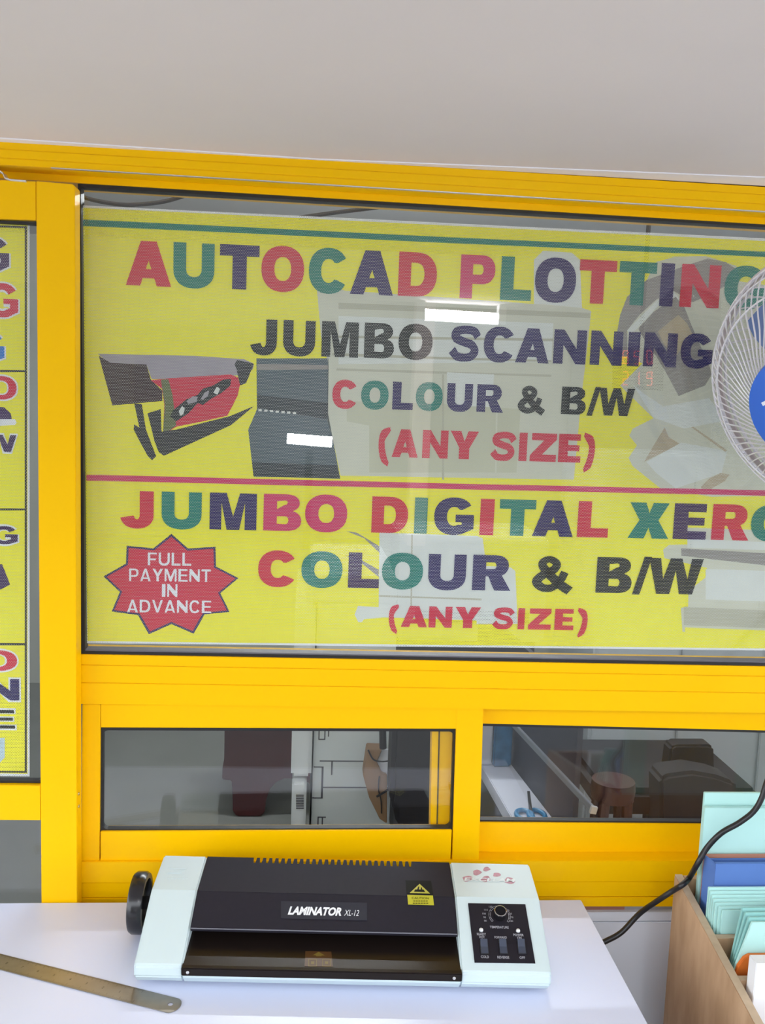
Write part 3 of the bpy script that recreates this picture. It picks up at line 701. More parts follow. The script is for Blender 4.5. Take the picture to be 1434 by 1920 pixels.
for yy, hw_ in ((1689.5, 14), (1693.6, 15)):
    for k in range(6):
        x = 788.8-hw_+k*hw_*2/6
        MB().flat([[onC(x, yy+.6, .0008), onC(x+hw_*.26, yy+.6, .0008), onC(x+hw_*.26, yy-.7, .0008), onC(x, yy-.7, .0008)]]).build('fine_print', BKP, cs)
# control panel
CP = plate([onS(889.6, 1805, .0002), onS(1003.4, 1806.7, .0002), onS(984.6, 1696, .0002), onS(877.3, 1694, .0002)], nS, .0008, 'control_panel', mat('panel_black', (.014, .012, .018), .5, spec=.2), None)
kb = onS(936.5, 1717, .001)
kn = MB().lathe([(.0085, 0), (.0080, .010), (.0074, .0108), (.0066, .0108), (0, .0108)], kb, nS, 28).build('knob', mat('knob_black', (.010, .009, .011), .7, spec=.08), CP, smooth=True)
MB().lathe([(.0080, .0095), (.0087, .0099), (.0085, .0113), (.0075, .0114), (.0073, .0108)], kb, nS, 28, cap=False).build('chrome_ring', mat('chrome', (.85, .85, .87), .12, 1.0), kn, smooth=True)
# dial scale
for sgn, a0, a1 in ((1, 100, 222), (1, -42, 62)):
    mb = MB()
    for rr in (.0128, .0150):
        mb.tube([onS(936.5, 1716.5, .0011)+LU*(math.cos(math.radians(a))*rr)+upS*(math.sin(math.radians(a))*rr) for a in range(a0, a1+1, 6)], .00022, 4)
    for a in range(a0, a1+1, 24):
        e = LU*math.cos(math.radians(a))+upS*math.sin(math.radians(a)); o = onS(936.5, 1716.5, .0011); mb.tube([o+e*.0128, o+e*.0150], .00022, 4)
    mb.build('dial_scale', GRP, CP)
for s_, x, y in (('120', 919.5, 1700), ('110', 911, 1706), ('100', 907.5, 1713), ('90', 908.5, 1720), ('80', 910, 1726.5), ('150', 951.5, 1707), ('160', 956.5, 1713), ('170', 959, 1720), ('180', 958.5, 1727)):
    text(s_, onS(x, y, .0012), LU, upS, .0026, GRP, CP)
def ptx(s_, x, y, wd, h=.0036): text(s_, onS(x, y, .0012), LU, upS, h, GRP, CP, (onS(x-wd/2, y)-onS(x+wd/2, y)).length, offset=.015)
ptx('TEMPERATURE', 936, 1738.5, 35); ptx('READY', 902.5, 1751.5, 17); ptx('HOT', 903.5, 1757, 10); ptx('FORWARD', 938.5, 1757.5, 23); ptx('POWER', 972, 1753, 19); ptx('ON', 973.5, 1758.5, 8)
ptx('COLD', 909, 1794, 15); ptx('REVERSE', 943.5, 1795, 22); ptx('OFF', 979, 1795.5, 10)
for x, y in ((902, 1744.2), (971, 1745.5)):
    MB().lathe([(.0030, 0), (.0028, .0016), (.0018, .0028), (0, .0032)], onS(x, y, .0009), nS, 16).build('indicator_lamp', mat('lamp_lens', (.75, .76, .78), .25, .4), CP, smooth=True)
for x in (907.5, 943, 977.5):
    y = 1776
    c = onS(x, y, .001); hw = .0055; hh = .0105
    P = [c+LU*a+upS*b for a, b in ((-hw, -hh), (hw, -hh), (hw, hh), (-hw, hh))]
    fr = MB().prism(P, nS*.0012).build('rocker_switch', mat('switch_frame', (.02, .02, .024), .4), CP)
    hw *= .86; a_, m_, b_2 = c-upS*hh*.9+nS*.0016, c+nS*.0014, c+upS*hh*.9+nS*.0045
    mb = MB(); mb.hexa([a_-LU*hw, a_+LU*hw, m_+LU*hw, m_-LU*hw], [a_-LU*hw-nS*.001, a_+LU*hw-nS*.001, m_+LU*hw-nS*.002, m_-LU*hw-nS*.002])
    mb.hexa([m_-LU*hw, m_+LU*hw, b_2+LU*hw, b_2-LU*hw], [m_-LU*hw-nS*.002, m_+LU*hw-nS*.002, b_2+LU*hw-nS*.004, b_2-LU*hw-nS*.004])
    mb.build('rocker', mat('switch_blue_grey', (.045, .055, .085), .35), fr)
# raised trade marks on the caps
def raisedT(pts, name, th=.0006): return plate([onT(x, y, .0001) for x, y in pts], nT, th, name, CAPM)
E0 = raisedT([(311, 1638), (346, 1639), (352, 1626), (318, 1625)], 'raised_emblem', .0004)
for pts in ([(316, 1629), (350, 1629.6), (350.8, 1627.6), (317.5, 1627)], [(328, 1633), (346, 1633.4), (347, 1631.2), (329, 1630.8)], [(314, 1637), (340, 1637.6), (341, 1635.4), (315, 1634.8)]):
    plate([onT(x, y, .0006) for x, y in pts], nT, .0006, 'raised_bar', CAPM, E0)
for x in (313, 320, 326, 333, 340, 347): plate([onT(x, 1647, .0001), onT(x+4.2, 1647.1, .0001), onT(x+4.8, 1644.2, .0001), onT(x+.6, 1644.1, .0001)], nT, .0005, 'raised_mark', CAPM, E0)
EX = text('EXCELAM', onT(918, 1649.5, .0008), LU, upT, .0085, mat('emboss_white', (.68, .76, .78), .4), lam, (onT(868, 1649)-onT(965, 1651)).length, offset=.03, shear=.2, name='raised_name')
INK = mat('pink_ink', (.66, .36, .44), .6, var=.25, scale=300)
for x, y, rx in ((876, 1647.5, 9), (894, 1636, 8), (912, 1629.5, 6.5), (911, 1648, 9), (955, 1651, 10), (931, 1640, 7)):
    P = [onT(x+rx*(1+.18*math.sin(3*a+x))*math.cos(a), y+rx*.62*(1+.15*math.cos(2*a+y))*math.sin(a), .0002) for a in [k*math.pi/8 for k in range(16)]]
    MB().flat([P]).build('ink_stamp', INK, lam)
# amber tray sticker with symbols
upY = (L3(0, .085, .044)-L3(0, .002, .0345)).normalized(); nY = LU.cross(upY).normalized()
def onY(px, py, d=0.0): return atp(px, py, L3(0, .002, .0345)+nY*d, nY)
AM = plate([onY(571, 1812, .0001), onY(624, 1813, .0001), onY(621, 1784.5, .0001), onY(572.5, 1783.5, .0001)], nY, .0003, 'tray_sticker', mat('amber_dark', (.060, .022, .008), .4))
GLD = mat('old_gold_print', (.16, .11, .02), .5)
for pts in ([(586, 1791), (609, 1791.5), (597.5, 1784.5)], [(592, 1793), (603, 1793), (603, 1791), (592, 1791)]):
    MB().flat([[onY(x, y, .0006) for x, y in pts]]).build('arrow', GLD, AM)
for x in (586, 612):
    q = lambda s: [onY(x-s, 1805+s*.85, .0006), onY(x+s, 1805+s*.85, .0006), onY(x+s, 1805-s*.85, .0006), onY(x-s, 1805-s*.85, .0006)]
    MB().flat([q(8), q(6.6)]).build('symbol_box', GLD, AM); MB().flat([q(3)]).build('symbol', GLD, AM)
# hand wheel
wc = L3(-.020, .128, .047)
wh = MB().lathe([(.030, -.004), (.040, -.006), (.0425, -.002), (.0425, .010), (.040, .014), (.033, .014), (.031, .008), (.031, .000), (.030, -.004)], wc-LU*.006, LU, 40, cap=False).build('hand_wheel', mat('wheel_black', (.013, .012, .014), .22), lam, smooth=True)
MB().lathe([(0, -.001), (.011, -.001), (.0115, .006), (.009, .008), (.009, .030), (0, .030)], wc-LU*.006, LU, 24).build('wheel_hub', mat('wheel_black', (0, 0, 0)), wh, smooth=True)
for k in range(3):
    a = math.radians(25+120*k); e = LV*math.cos(a)+LZ*math.sin(a); sd = LU.cross(e)
    P = [wc-LU*.004+e*.008-sd*.008, wc-LU*.004+e*.008+sd*.008, wc-LU*.004+e*.032+sd*.012, wc-LU*.004+e*.032-sd*.012]
    MB().prism(P, LU*.005).build('spoke', mat('wheel_black', (0, 0, 0)), wh, .0008)
for u in (.03, LWD-.03):
    for v in (.03, .16):
        MB().lathe([(.009, 0), (.010, .006)], L3(u, v, 0), LZ, 16).build('rubber_foot', BLK, lam)

# ---- steel rule lying on the counter
STL = mat('worn_steel', (.36, .33, .29), .42, .9, var=.12, scale=60)
zr = ZC+.0004
Ra, Rb = atz(319, 1901, zr), atz(337, 1874, zr)            # rounded end
La, Lb = atz(0, 1819, zr), atz(0, 1790.5, zr)
dv = (Ra-La).normalized(); La = La-dv*.06; dv2 = (Rb-Lb).normalized(); Lb = Lb-dv2*.06
hole = atz(319.5, 1884, zr)
ex = dv; ey = Vector((-dv.y, dv.x, 0)); wid = (Rb-Ra).dot(ey)
O = Ra; ln = (Ra-La).length
c0 = O+ey*wid/2
outline = [O-ex*ln, O-ex*.006]+[O-ex*.006+ex*(.011*math.cos(t))+ey*(wid/2+wid/2*math.sin(t)) for t in [math.radians(a) for a in range(-75, 90, 15)]]+[O-ex*.006+ey*wid, O-ex*ln+ey*wid]
hl_ = [hole+Vector((math.cos(t), math.sin(t), 0))*.0036 for t in [k*math.pi/8 for k in range(16)]]
tri = tessellate_polygon([outline, hl_]); vs = [Vector(p) for p in outline+hl_]; n = len(vs); no = len(outline)
mb = MB(); fs = [tuple(t) for t in tri]+[tuple(k+n for k in reversed(t)) for t in tri]
for lp in (list(range(no)), list(range(no, n))):
    for k in range(len(lp)): a_, b_3 = lp[k], lp[(k+1) % len(lp)]; fs.append((a_, b_3, b_3+n, a_+n))
mb.add(vs+[p+Vector((0, 0, .0011)) for p in vs], fs)
RU = mb.build('steel_rule', STL); RU['label'] = 'worn steel rule with a hang hole lying on the white counter'; RU['category'] = 'ruler'
mb = MB()
for side in (0, 1):
    st_ = .00125 if side else .002
    k = 0; x = .055
    while x < ln-.004:
        tl = .0065 if k % 10 == 0 else (.0045 if k % 5 == 0 else .003); b0 = O-ex*x+Vector((0, 0, .0012)); d = ey
        a_ = b0+(ey*wid if side else Vector()); s2 = -1 if side else 1
        mb.add([a_, a_-ex*.00035, a_-ex*.00035+ey*tl*s2, a_+ey*tl*s2], [(0, 1, 2, 3)]); k += 1; x += st_
mb.build('tick_marks', mat('etched_black', (.06, .045, .03), .6), RU, kind='stuff')
for k in range(1, 9):
    x = .055+.025*k
    if x < ln-.01: text(str(k), O-ex*(x+.002)+ey*wid*.5+Vector((0, 0, .0012)), ex, ey, .0042, mat('etched_black', (0, 0, 0)), RU, name='numeral')

# ================================================================== low cabinet and file box at the right
ZL = .50
lc = thing('cabinet', (1.0, -.30, 0), label='low pale cabinet under the wooden file box', category='cabinet')
MB().box((.56, -.62, .06), (1.40, -.02, ZL)).build('body', mat('cabinet_pale', (.62, .64, .68), .5), lc, .002)
MB().box((.58, -.60, 0), (1.38, -.04, .06)).build('plinth', mat('dark_plinth', (0, 0, 0)), lc)
PLY = wood_mat('plywood', (.52, .335, .20), (.40, .245, .135)); PLE = mat('plywood_edge', (.55, .42, .29), .7, var=.15, scale=80)
XB0 = .569; TB = .012
ytop, ztop_ = -.10, at(1265, 1640, -.10).z
slope = (.749-.696)/.267            # the box top falls towards the customer
def zb(y): return ztop_+(y-ytop)*slope
yfr = -.56
fb = thing('file_box', (.80, -.33, ZL), label='plywood file box with dividers holding mint envelopes and folders', category='box')
XB1 = .98
def side(x0):
    P = [(x0, ytop, ZL), (x0, yfr, ZL), (x0, yfr, zb(yfr)), (x0, ytop, zb(ytop))]
    return MB().prism(P, (TB, 0, 0)).build('side_panel', PLY, fb, .0008)
side(XB0); side(XB1)
def rim(x0):
    P = [(x0+.0005, ytop, zb(ytop)), (x0+TB-.0005, ytop, zb(ytop)), (x0+TB-.0005, yfr, zb(yfr)), (x0+.0005, yfr, zb(yfr))]
    return MB().prism([Vector(p) for p in P], (0, 0, .0006)).build('panel_edge', PLE, fb)
rim(XB0); rim(XB1)
MB().box((XB0+TB, ytop-TB, ZL), (XB1, ytop, zb(ytop)-.001)).build('back_panel', PLY, fb, .0006)
MB().box((XB0+TB, yfr, ZL), (XB1, yfr+TB, zb(yfr)-.001)).build('front_panel', PLY, fb, .0006)
MB().box((XB0+TB, yfr+TB, ZL), (XB1, ytop-TB, ZL+.008)).build('bottom', PLY, fb)
# dividers where the photograph shows their tops meeting the side panel
def ysd(px, py):
    d = ray(px, py); p = CAM+d*((XB0+TB-CAM.x)/d.x); return p.y, p.z
yd1 = ysd(1338, 1762)[0]; yd2 = ysd(1380, 1843)[0]
for yd in (yd1, yd2):
    MB().box((XB0+TB, yd-.010, ZL), (XB1, yd, zb(yd)-.002)).build('divider', PLY, fb, .0006)
    MB().box((XB0+TB, yd-.0098, zb(yd)-.002), (XB1, yd-.0002, zb(yd)-.0015)).build('panel_edge', PLE, fb)

MINT = mat('mint_paper', (.46, .74, .70), .75, var=.03, scale=25); MINT2 = mat('mint_paper_deep', (.30, .60, .57), .75, var=.05, scale=25)
BLU = mat('blue_card', (.09, .19, .50), .65, var=.06, scale=30); ORG = mat('orange_card', (.72, .17, .02), .65, var=.05); WPA = mat('white_paper', (.80, .81, .84), .7, var=.02)
def card(name, x0, x1, z0, z1, y, m, label, cat, th=.004, lean=0.0, tilt=0.0, group=None, cut=None, bow=0.0):
    """upright sheet/folder: foot on z0 at depth y, top leaning back by lean metres"""
    top = [(x0, z1), (x1, z1)]
    if cut: top = [(x0+(x1-x0)*a, z0+(z1-z0)*b) for a, b in cut]
    P = [Vector((x0, y, z0)), Vector((x1, y, z0))]+[Vector((x, y+lean*(z-z0)/(z1-z0), z+tilt*(x-x0))) for x, z in reversed(top)]
    o = MB().prism(P, (0, th, 0)).build(name, m, None, min(.0006, th*.3)); o['label'] = label; o['category'] = cat
    if group: o['group'] = group
    return o
zt = ZL+.0085
xk = XB0+TB
# tall mint folder behind, its paper slip, the terracotta edge, the blue file
yA = ytop-TB-.022
p = at(1325, 1507, yA); pr = at(1318, 1605, yA)
card('folder', at(1322, 1560, yA).x, .955, zt, at(1380, 1498, yA).z+.004, yA+.012, MINT, 'tallest mint green folder at the back of the file box', 'folder', .005, tilt=.0)
card('folder', at(1318, 1560, yA).x, .95, zt, at(1380, 1515, yA).z, yA, MINT, 'mint green folder with a white front flap, second from the back of the file box', 'folder', .008)
card('paper_slip', at(1358, 1498, yA+.017).x, .80, zt, at(1395, 1492, yA+.018).z, yA+.0185, mat('printed_slip', (.74, .76, .80), .7, var=.12, scale=200), 'white printed paper slip rising above the tallest mint folder', 'paper', .0015)
yB = yA-.012
card('folder', at(1322, 1600, yB).x, .94, zt, at(1400, 1604, yB).z, yB+.003, mat('terracotta_card', (.45, .20, .13), .7), 'thin terracotta folder showing as a line above the blue file', 'folder', .003)
card('box_file', at(1317, 1640, yB).x, .95, zt, at(1400, 1609, yB).z, yB-.003, BLU, 'blue card file standing in the back compartment of the box', 'file', .004)
bf = bpy.data.objects['box_file']
yC = yB-.030
MB().box((at(1340, 1640, yC).x, yC, zt), (.945, yC+.006, at(1400, 1619.5, yC).z)).build('front_flap', BLU, bf, .0006)
q0_, q1_ = at(1319, 1640, yB-.004), at(1340, 1640, yC)
zf = at(1330, 1622, yC).z
MB().hexa([(q0_.x, yB-.003, zt), (q1_.x, yC+.003, zt), (q1_.x, yC+.003, zf), (q0_.x, yB-.003, zf)], [(q0_.x+.003, yB-.002, zt), (q1_.x+.003, yC+.004, zt), (q1_.x+.003, yC+.004, zf), (q0_.x+.003, yB-.002, zf)]).build('gusset', BLU, bf)
# row of mint envelopes, each a little lower and further right than the one behind
ordn = ['rearmost', 'second', 'third', 'fourth', 'fifth', 'sixth', 'frontmost']
for k in range(7):
    y = yC-.0108-.0048*k
    px, py = 1315+6.5*k, 1664.5+7.2*k
    card('envelope', max(xk+.0015+.0005*k, at(px, py+6, y).x), .93-.004*k, zt, at(px, py, y).z, y, MINT,
         f'pale mint envelope, {ordn[k]} of the stepped row behind the first divider', 'envelope', .0036, group='mint envelopes in the stepped row')
# leaning teal envelopes in the middle compartment
ye = yd1-.014
for k in range(4):
    y = ye-.016-.008*k
    px, py = 1392+6*k, 1703+9*k
    x0 = at(px-14, py+60, y).x
    lo = at(1364+3*k, 1826, y); tp = at(px, py, y); xv = max(xk+.002, lo.x)
    P = [Vector((xv, y, zt)), Vector((.92, y, zt)), Vector((.92, y, tp.z)), tp, Vector((xv, y, lo.z))]
    o = MB().prism(P, (0, .004, 0)).build('envelope', MINT2 if k < 3 else MINT, None, .0006)
    o['label'] = f'teal envelope with a slanted edge, {["rearmost", "second", "third", "front"][k]} of the group between the dividers'; o['category'] = 'envelope'; o['group'] = 'teal envelopes between the dividers'
yo = yd2+.012
oz = at(1420, 1791, yo).z; ob = at(1376, 1838, yo); 
cut = [(0, .0)]
P = [Vector((max(xk+.003, ob.x), yo, zt)), Vector((.93, yo, zt)), Vector((.93, yo, oz)), Vector((at(1405, 1791, yo).x, yo, oz)), Vector((at(1395, 1797, yo).x, yo, at(1395, 1797, yo).z)), Vector((at(1384, 1812, yo).x, yo, at(1384, 1812, yo).z)), Vector((max(xk+.003, ob.x), yo, ob.z))]
o = MB().prism(P, (0, .006, 0)).build('folder', ORG, None, .0008); o['label'] = 'orange folder with a curved shoulder in front of the teal envelopes'; o['category'] = 'folder'
yw = yd2-.034
P = [at(1403, 1925, yw), Vector((.93, yw, at(1403, 1925, yw).z)), Vector((.93, yw, at(1434, 1807, yw).z)), Vector((max(xk+.004, at(1418, 1807, yw).x), yw, at(1418, 1807, yw).z))]
P[0] = Vector((max(xk+.002, P[0].x), yw, zt)); P[1].z = zt
o = MB().prism(P, (0, .02, 0)).build('card_stack', WPA, None, .0008); o['label'] = 'stack of blank white cards in the front of the file box'; o['category'] = 'cards'
# crumpled paper on the floor between counter and cabinet
mb = MB(); pc = Vector((.50, -.20, .0)); n = 7
vs = []; fs = []
for i in range(n):
    for j in range(n):
        vs.append(pc+Vector(((i/(n-1)-.5)*.07, (j/(n-1)-.5)*.20, .380+.03*random.random()+.012*math.sin(i*1.7+j))))
fs = [(i*n+j, (i+1)*n+j, (i+1)*n+j+1, i*n+j+1) for i in range(n-1) for j in range(n-1)]
MB().box((.455, -.36, 0), (.545, -.05, .36)).build('carton', mat('carton_grey', (.42, .43, .48), .7), None, .002)
ct = bpy.data.objects['carton']; ct['label'] = 'grey carton in the gap between counter and file box'; ct['category'] = 'carton'
mb.add(vs+[v-Vector((0, 0, .004)) for v in vs], fs+[tuple(k+n*n for k in reversed(f)) for f in fs])
o = mb.build('paper_sheet', WPA, None, smooth=True); o['label'] = 'crumpled white paper lying in the gap beside the counter'; o['category'] = 'paper'

# ---- black power cord from behind the counter up to the fan
cp = [(1090, 1800, -.10), (1112, 1776, -.09), (1135, 1765, -.085), (1165, 1748, -.08), (1200, 1712, -.08), (1240, 1684, -.09), (1272, 1668, -.098), (1290, 1655, -.106), (1306, 1622, -.125), (1325, 1590, -.150), (1352, 1562, -.158), (1385, 1543, -.160), (1412, 1522, -.160), (1428, 1496, -.16), (1440, 1460, -.155), (1475, 1380, -.13), (1540, 1250, -.10), (1600, 1100, -.05)]
P = [at(*c) for c in cp]
def atx(px, py, X):
    d = ray(px, py); return CAM+d*((X-CAM.x)/d.x)
P[5] = atx(1240, 1684, .545); P[6] = atx(1263, 1669, XB0-.011); P[7] = atx(1279, 1659, XB0-.004); P[7].z = max(P[7].z, zb(P[7].y)+.007); P[8] = at(1306, 1622, -.150)
P.insert(8, atx(1292, 1646, XB0+.013)); P[8].z = max(P[8].z, zb(P[8].y)+.010)
def smooth(P, n=6):
    Q = [P[0]]+P+[P[-1]]; out = []
    for i in range(1, len(Q)-2):
        for j in range(n):
            t = j/n; a, b, c, d = Q[i-1], Q[i], Q[i+1], Q[i+2]
            out.append(0.5*((2*b)+(c-a)*t+(2*a-5*b+4*c-d)*t*t+(3*b-a-3*c+d)*t**3))
    return out+[P[-1]]
o = MB().tube(smooth(P), .0042, 10).build('power_cord', mat('cord_black', (.012, .011, .013), .38), None, smooth=True)
o['label'] = 'black power cord looping over the corner of the file box'; o['category'] = 'cord'

# ================================================================== wall fan at the right edge
FW = mat('fan_wire_white', (.72, .70, .74), .35, .15); FB = mat('fan_blue', (.02, .13, .62), .4, var=.03)
ax = Vector((-.80, -.49, -.34)).normalized()
FC = at(1578, 722, -.20)
e1 = (Vector((0, 0, 1))-ax*ax.z).normalized(); e2 = ax.cross(e1)
fan = thing('wall_fan', tuple(FC), label='white wire-cage wall fan with a blue hub at the right edge', category='fan')
RC = .185
def fp(r, a, h): return FC+ax*h+(e1*math.cos(a)+e2*math.sin(a))*r
def circ(r, h, rad, name, m, n=64, par=fan):
    return MB().tube([fp(r, 2*math.pi*k/n, h) for k in range(n)], rad, 6, closed=True).build(name, m, par, smooth=True)
circ(RC, 0, .0045, 'rim', mat('fan_rim', (.50, .43, .42), .5)); circ(RC-.002, .010, .0022, 'rim', FW); circ(RC-.004, -.010, .0022, 'rim', FW)
circ(RC*.80, .059, .0014, 'support_ring', FW); circ(RC*.93, .035, .0012, 'support_ring', FW)
NW = 84
mbf = []
for side_, hm in ((1, .098), (-1, -.10)):
    pr_ = [(RC, .002*side_), (RC*.985, .014*side_), (RC*.93, .034*side_), (RC*.80, .058*side_), (RC*.62, .076*side_), (RC*.48, .084*side_), (RC*.35, hm*.95)]
    for k in range(NW if side_ > 0 else 60):
        a0 = 2*math.pi*k/(NW if side_ > 0 else 60)
        tw = [0, 0, .02, .05, .10, .26, .46]
        tw = [t*side_ for t in tw]
        pts = smooth([fp(r, a0+t, h) for (r, h), t in zip(pr_, tw)], 2)
        m0 = MB().tube(pts, .0011, 4, cap=False).build('front_wire' if side_ > 0 else 'rear_wire', FW, fan, smooth=True)
hub = MB().lathe([(.071, .090), (.073, .096), (.070, .104), (.050, .109), (0, .111)], FC, ax, 40).build('hub_badge', FB, fan, smooth=True)
text('ie', fp(0, 0, .1116)+e2*.030+e1*.006, (-e2*.45-e1*.89), (e1*.45-e2*.89), .026, mat('badge_white', (.75, .8, .9), .5), hub, offset=.02)
hubm = MB().lathe([(0, .03), (.035, .03), (.040, .02), (.040, -.03), (0, -.03)], FC, ax, 28).build('blade_hub', mat('blade_blue', (.10, .16, .34), .4), fan, smooth=True)
for k in range(3):
    a0 = math.radians(30+120*k); vs = []; fs = []
    for i in range(7):
        for j in range(5):
            r = .038+(.150-.038)*i/6; wv = math.radians(20+12*math.sin(i/6*math.pi)); t = a0+(j/4-.5)*wv*2*(.75+.25*i/6)
            vs.append(fp(r, t, -.018+.036*j/4))
    fs = [(i*5+j, (i+1)*5+j, (i+1)*5+j+1, i*5+j+1) for i in range(6) for j in range(4)]
    off = ax*.002; nn = len(vs)
    mb = MB(); mb.add(vs+[v+off for v in vs], fs+[tuple(q+nn for q in reversed(f)) for f in fs]); mb.build('blade', mat('blade_blue', (0, 0, 0)), fan, smooth=True)
MB().lathe([(.030, -.10), (.055, -.112), (.066, -.15), (.055, -.19), (0, -.20)], FC, ax, 32).build('motor_housing', FW, fan, smooth=True)
nk = FC-ax*.16
plx = xj+.035
MB().tube([nk, nk+Vector((0, 0, -.07)), Vector((plx-.02, -.05, nk.z-.10)), Vector((plx, -.012, nk.z-.10))], .014, 12).build('bracket_arm', FW, fan, smooth=True)
MB().box((plx-.030, -.014, nk.z-.17), (plx+.030, -.0005, nk.z-.03)).build('wall_plate', FW, fan, .003)

# ================================================================== the room behind the glass
def lab(o, l, c, g=None):
    o['label'] = l; o['category'] = c
    if g: o['group'] = g
    return o
GCP = mat('copier_grey', (.60, .64, .62), .5, var=.02); GCD = mat('copier_seam', (.07, .07, .08), .6); GCL = mat('copier_light', (.68, .71, .70), .5, var=.02)
YCp = .95
def zY(py, Y, px=620): return at(px, py, Y).z
cop = thing('copier', (at(640, 1500, YCp).x, YCp+.3, 0), label='grey office copier standing behind the lower left window', category='copier')
xc0, xc1, xc2, xc3 = at(545, 1460, YCp).x, at(586, 1460, YCp).x, at(733, 1460, YCp).x, at(575, 1460, YCp).x
MB().box((xc1, YCp, .04), (xc2, YCp+.6, 1.05)).build('body', GCP, cop, .004)
MB().box((xc0, YCp-.02, zY(1452, YCp)), (xc1-.004, YCp+.55, 1.05)).build('side_unit', GCL, cop, .008)
MB().box((xc0+.004, YCp-.04, .10), (xc3, YCp+.5, zY(1456, YCp))).build('side_tray', GCL, cop, .006)
MB().box((xc1+.02, YCp+.02, 0), (xc2-.02, YCp+.58, .04)).build('plinth', GCD, cop)
MB().box((xc1-.02, YCp+.02, 1.05), (xc2, YCp+.58, 1.12)).build('scanner_lid', GCL, cop, .008)
def seam(x0, y0, x1, y1, nm='seam'):
    a, b = at(x0, y0, YCp), at(x1, y1, YCp)
    MB().box((min(a.x, b.x)-.0012, YCp-.0015, min(a.z, b.z)-.0012), (max(a.x, b.x)+.0012, YCp+.002, max(a.z, b.z)+.0012)).build(nm, GCD, cop)
for s_ in ((600, 1426.5, 730, 1427.5), (603, 1476, 730, 1477), (589, 1438, 604, 1438), (604, 1438, 604, 1496), (586, 1496, 604, 1496), (622, 1427, 622, 1452), (598, 1368, 598, 1386), (609, 1368, 609, 1386), (598, 1386, 609, 1386), (616, 1367, 616, 1380), (596, 1532, 596, 1556), (596, 1532, 610, 1532), (604, 1534, 604, 1556)): seam(*s_)
for k in range(9):
    a, b = at(555, 1490+3.1*k, YCp-.04), at(569.5, 1491.6+3.1*k, YCp-.04)
    MB().box((a.x, YCp-.0415, b.z), (b.x, YCp-.038, a.z)).build('vent_slot', GCD, cop)
# maroon moulded plastic stool with arched sides, standing on the room floor
MAR = mat('maroon_plastic', (.075, .014, .015), .3, var=.05)
Yc = 1.98
ch = thing('plastic_stool', (at(520, 1531, Yc).x, Yc+.15, 0), label='maroon moulded plastic stool with arched legs behind the lower left window', category='stool')
lf = [(430,1362),(424,1400),(417,1440),(416,1462),(434,1464),(436,1500),(436,1522),(444,1531),(488,1531),(496,1524),(499,1500),(506,1480),(518,1467),(534,1460)]
full = lf+[(1096-x, y+1) for x, y in reversed(lf)]
P = polyY(full, Yc); zfl = P[7].z
P = [Vector((p.x, p.y, p.z-zfl+.001)) for p in P]; ztp = P[0].z
MB().prism(P, (0, .03, 0)).build('front_side', MAR, ch, .004)
MB().prism([p+Vector((0, .27, 0)) for p in P], (0, .03, 0)).build('back_side', MAR, ch, .004)
xs_ = [p.x for p in P]
for x in (min(xs_), max(xs_)-.025): MB().box((x+.004, Yc+.03, ztp*.42), (x+.022, Yc+.27, ztp)).build('skirt', MAR, ch, .003)
MB().box((P[0].x-.005, Yc-.01, ztp), (P[-1].x+.005, Yc+.31, ztp+.03)).build('seat', MAR, ch, .008)
# kraft cardboard roll leaning on the copier, with string
KR = mat('kraft_card', (.34, .20, .10), .8, var=.08, scale=30)
Yk = .86
kc = thing('cardboard_wrap', tuple(at(705, 1545, Yk)), label='torn brown cardboard wrap tied with black string by the copier', category='cardboard')
MB().prism(polyY([(688.6,1406),(716,1407),(706,1429),(716,1450),(725.5,1453),(725.5,1545),(712,1536),(692,1496),(681,1456)], Yk), (0, .05, 0)).build('sheet', KR, kc, .002)
MB().tube(smooth(polyY([(690, 1406), (700, 1424), (716, 1428), (733, 1426)], Yk-.006)), .002, 6).build('string', BLK, kc)
MB().tube(smooth(polyY([(706, 1494), (716, 1488), (724, 1483), (734, 1475)], Yk-.006)), .003, 6).build('string', BLK, kc)
MB().tube(smooth(polyY([(711, 1455), (709, 1478), (714, 1500), (715, 1525)], Yk-.003)), .0014, 6).build('string', BLK, kc)
kcard = MB().prism(polyY([(716,1405),(735,1406),(735,1470),(727,1455),(716,1450),(707,1430)], Yk+.012), (0, .006, 0)).build('paper_wad', WPA, None); lab(kcard, 'white paper tucked behind the torn brown cardboard', 'paper')
st_o = MB().tube([at(717, 1355, Yk), at(718, 1403, Yk)], .009, 10).build('umbrella_handle', BLK, None); lab(st_o, 'black rod hanging above the torn brown cardboard', 'rod')
# black cloth bag
mb = MB()
Yb = .72
mb.prism(polyY([(738,1330),(815,1330),(818,1560),(752,1556),(742,1540),(738,1520),(731,1508),(733,1440)], Yb), (0, .10, 0))
lab(mb.build('cloth_bag', mat('black_cloth', (.012, .011, .014), .8, bump=.2), None, .012), 'black cloth bag hanging between the copier and the yellow window stile', 'bag')
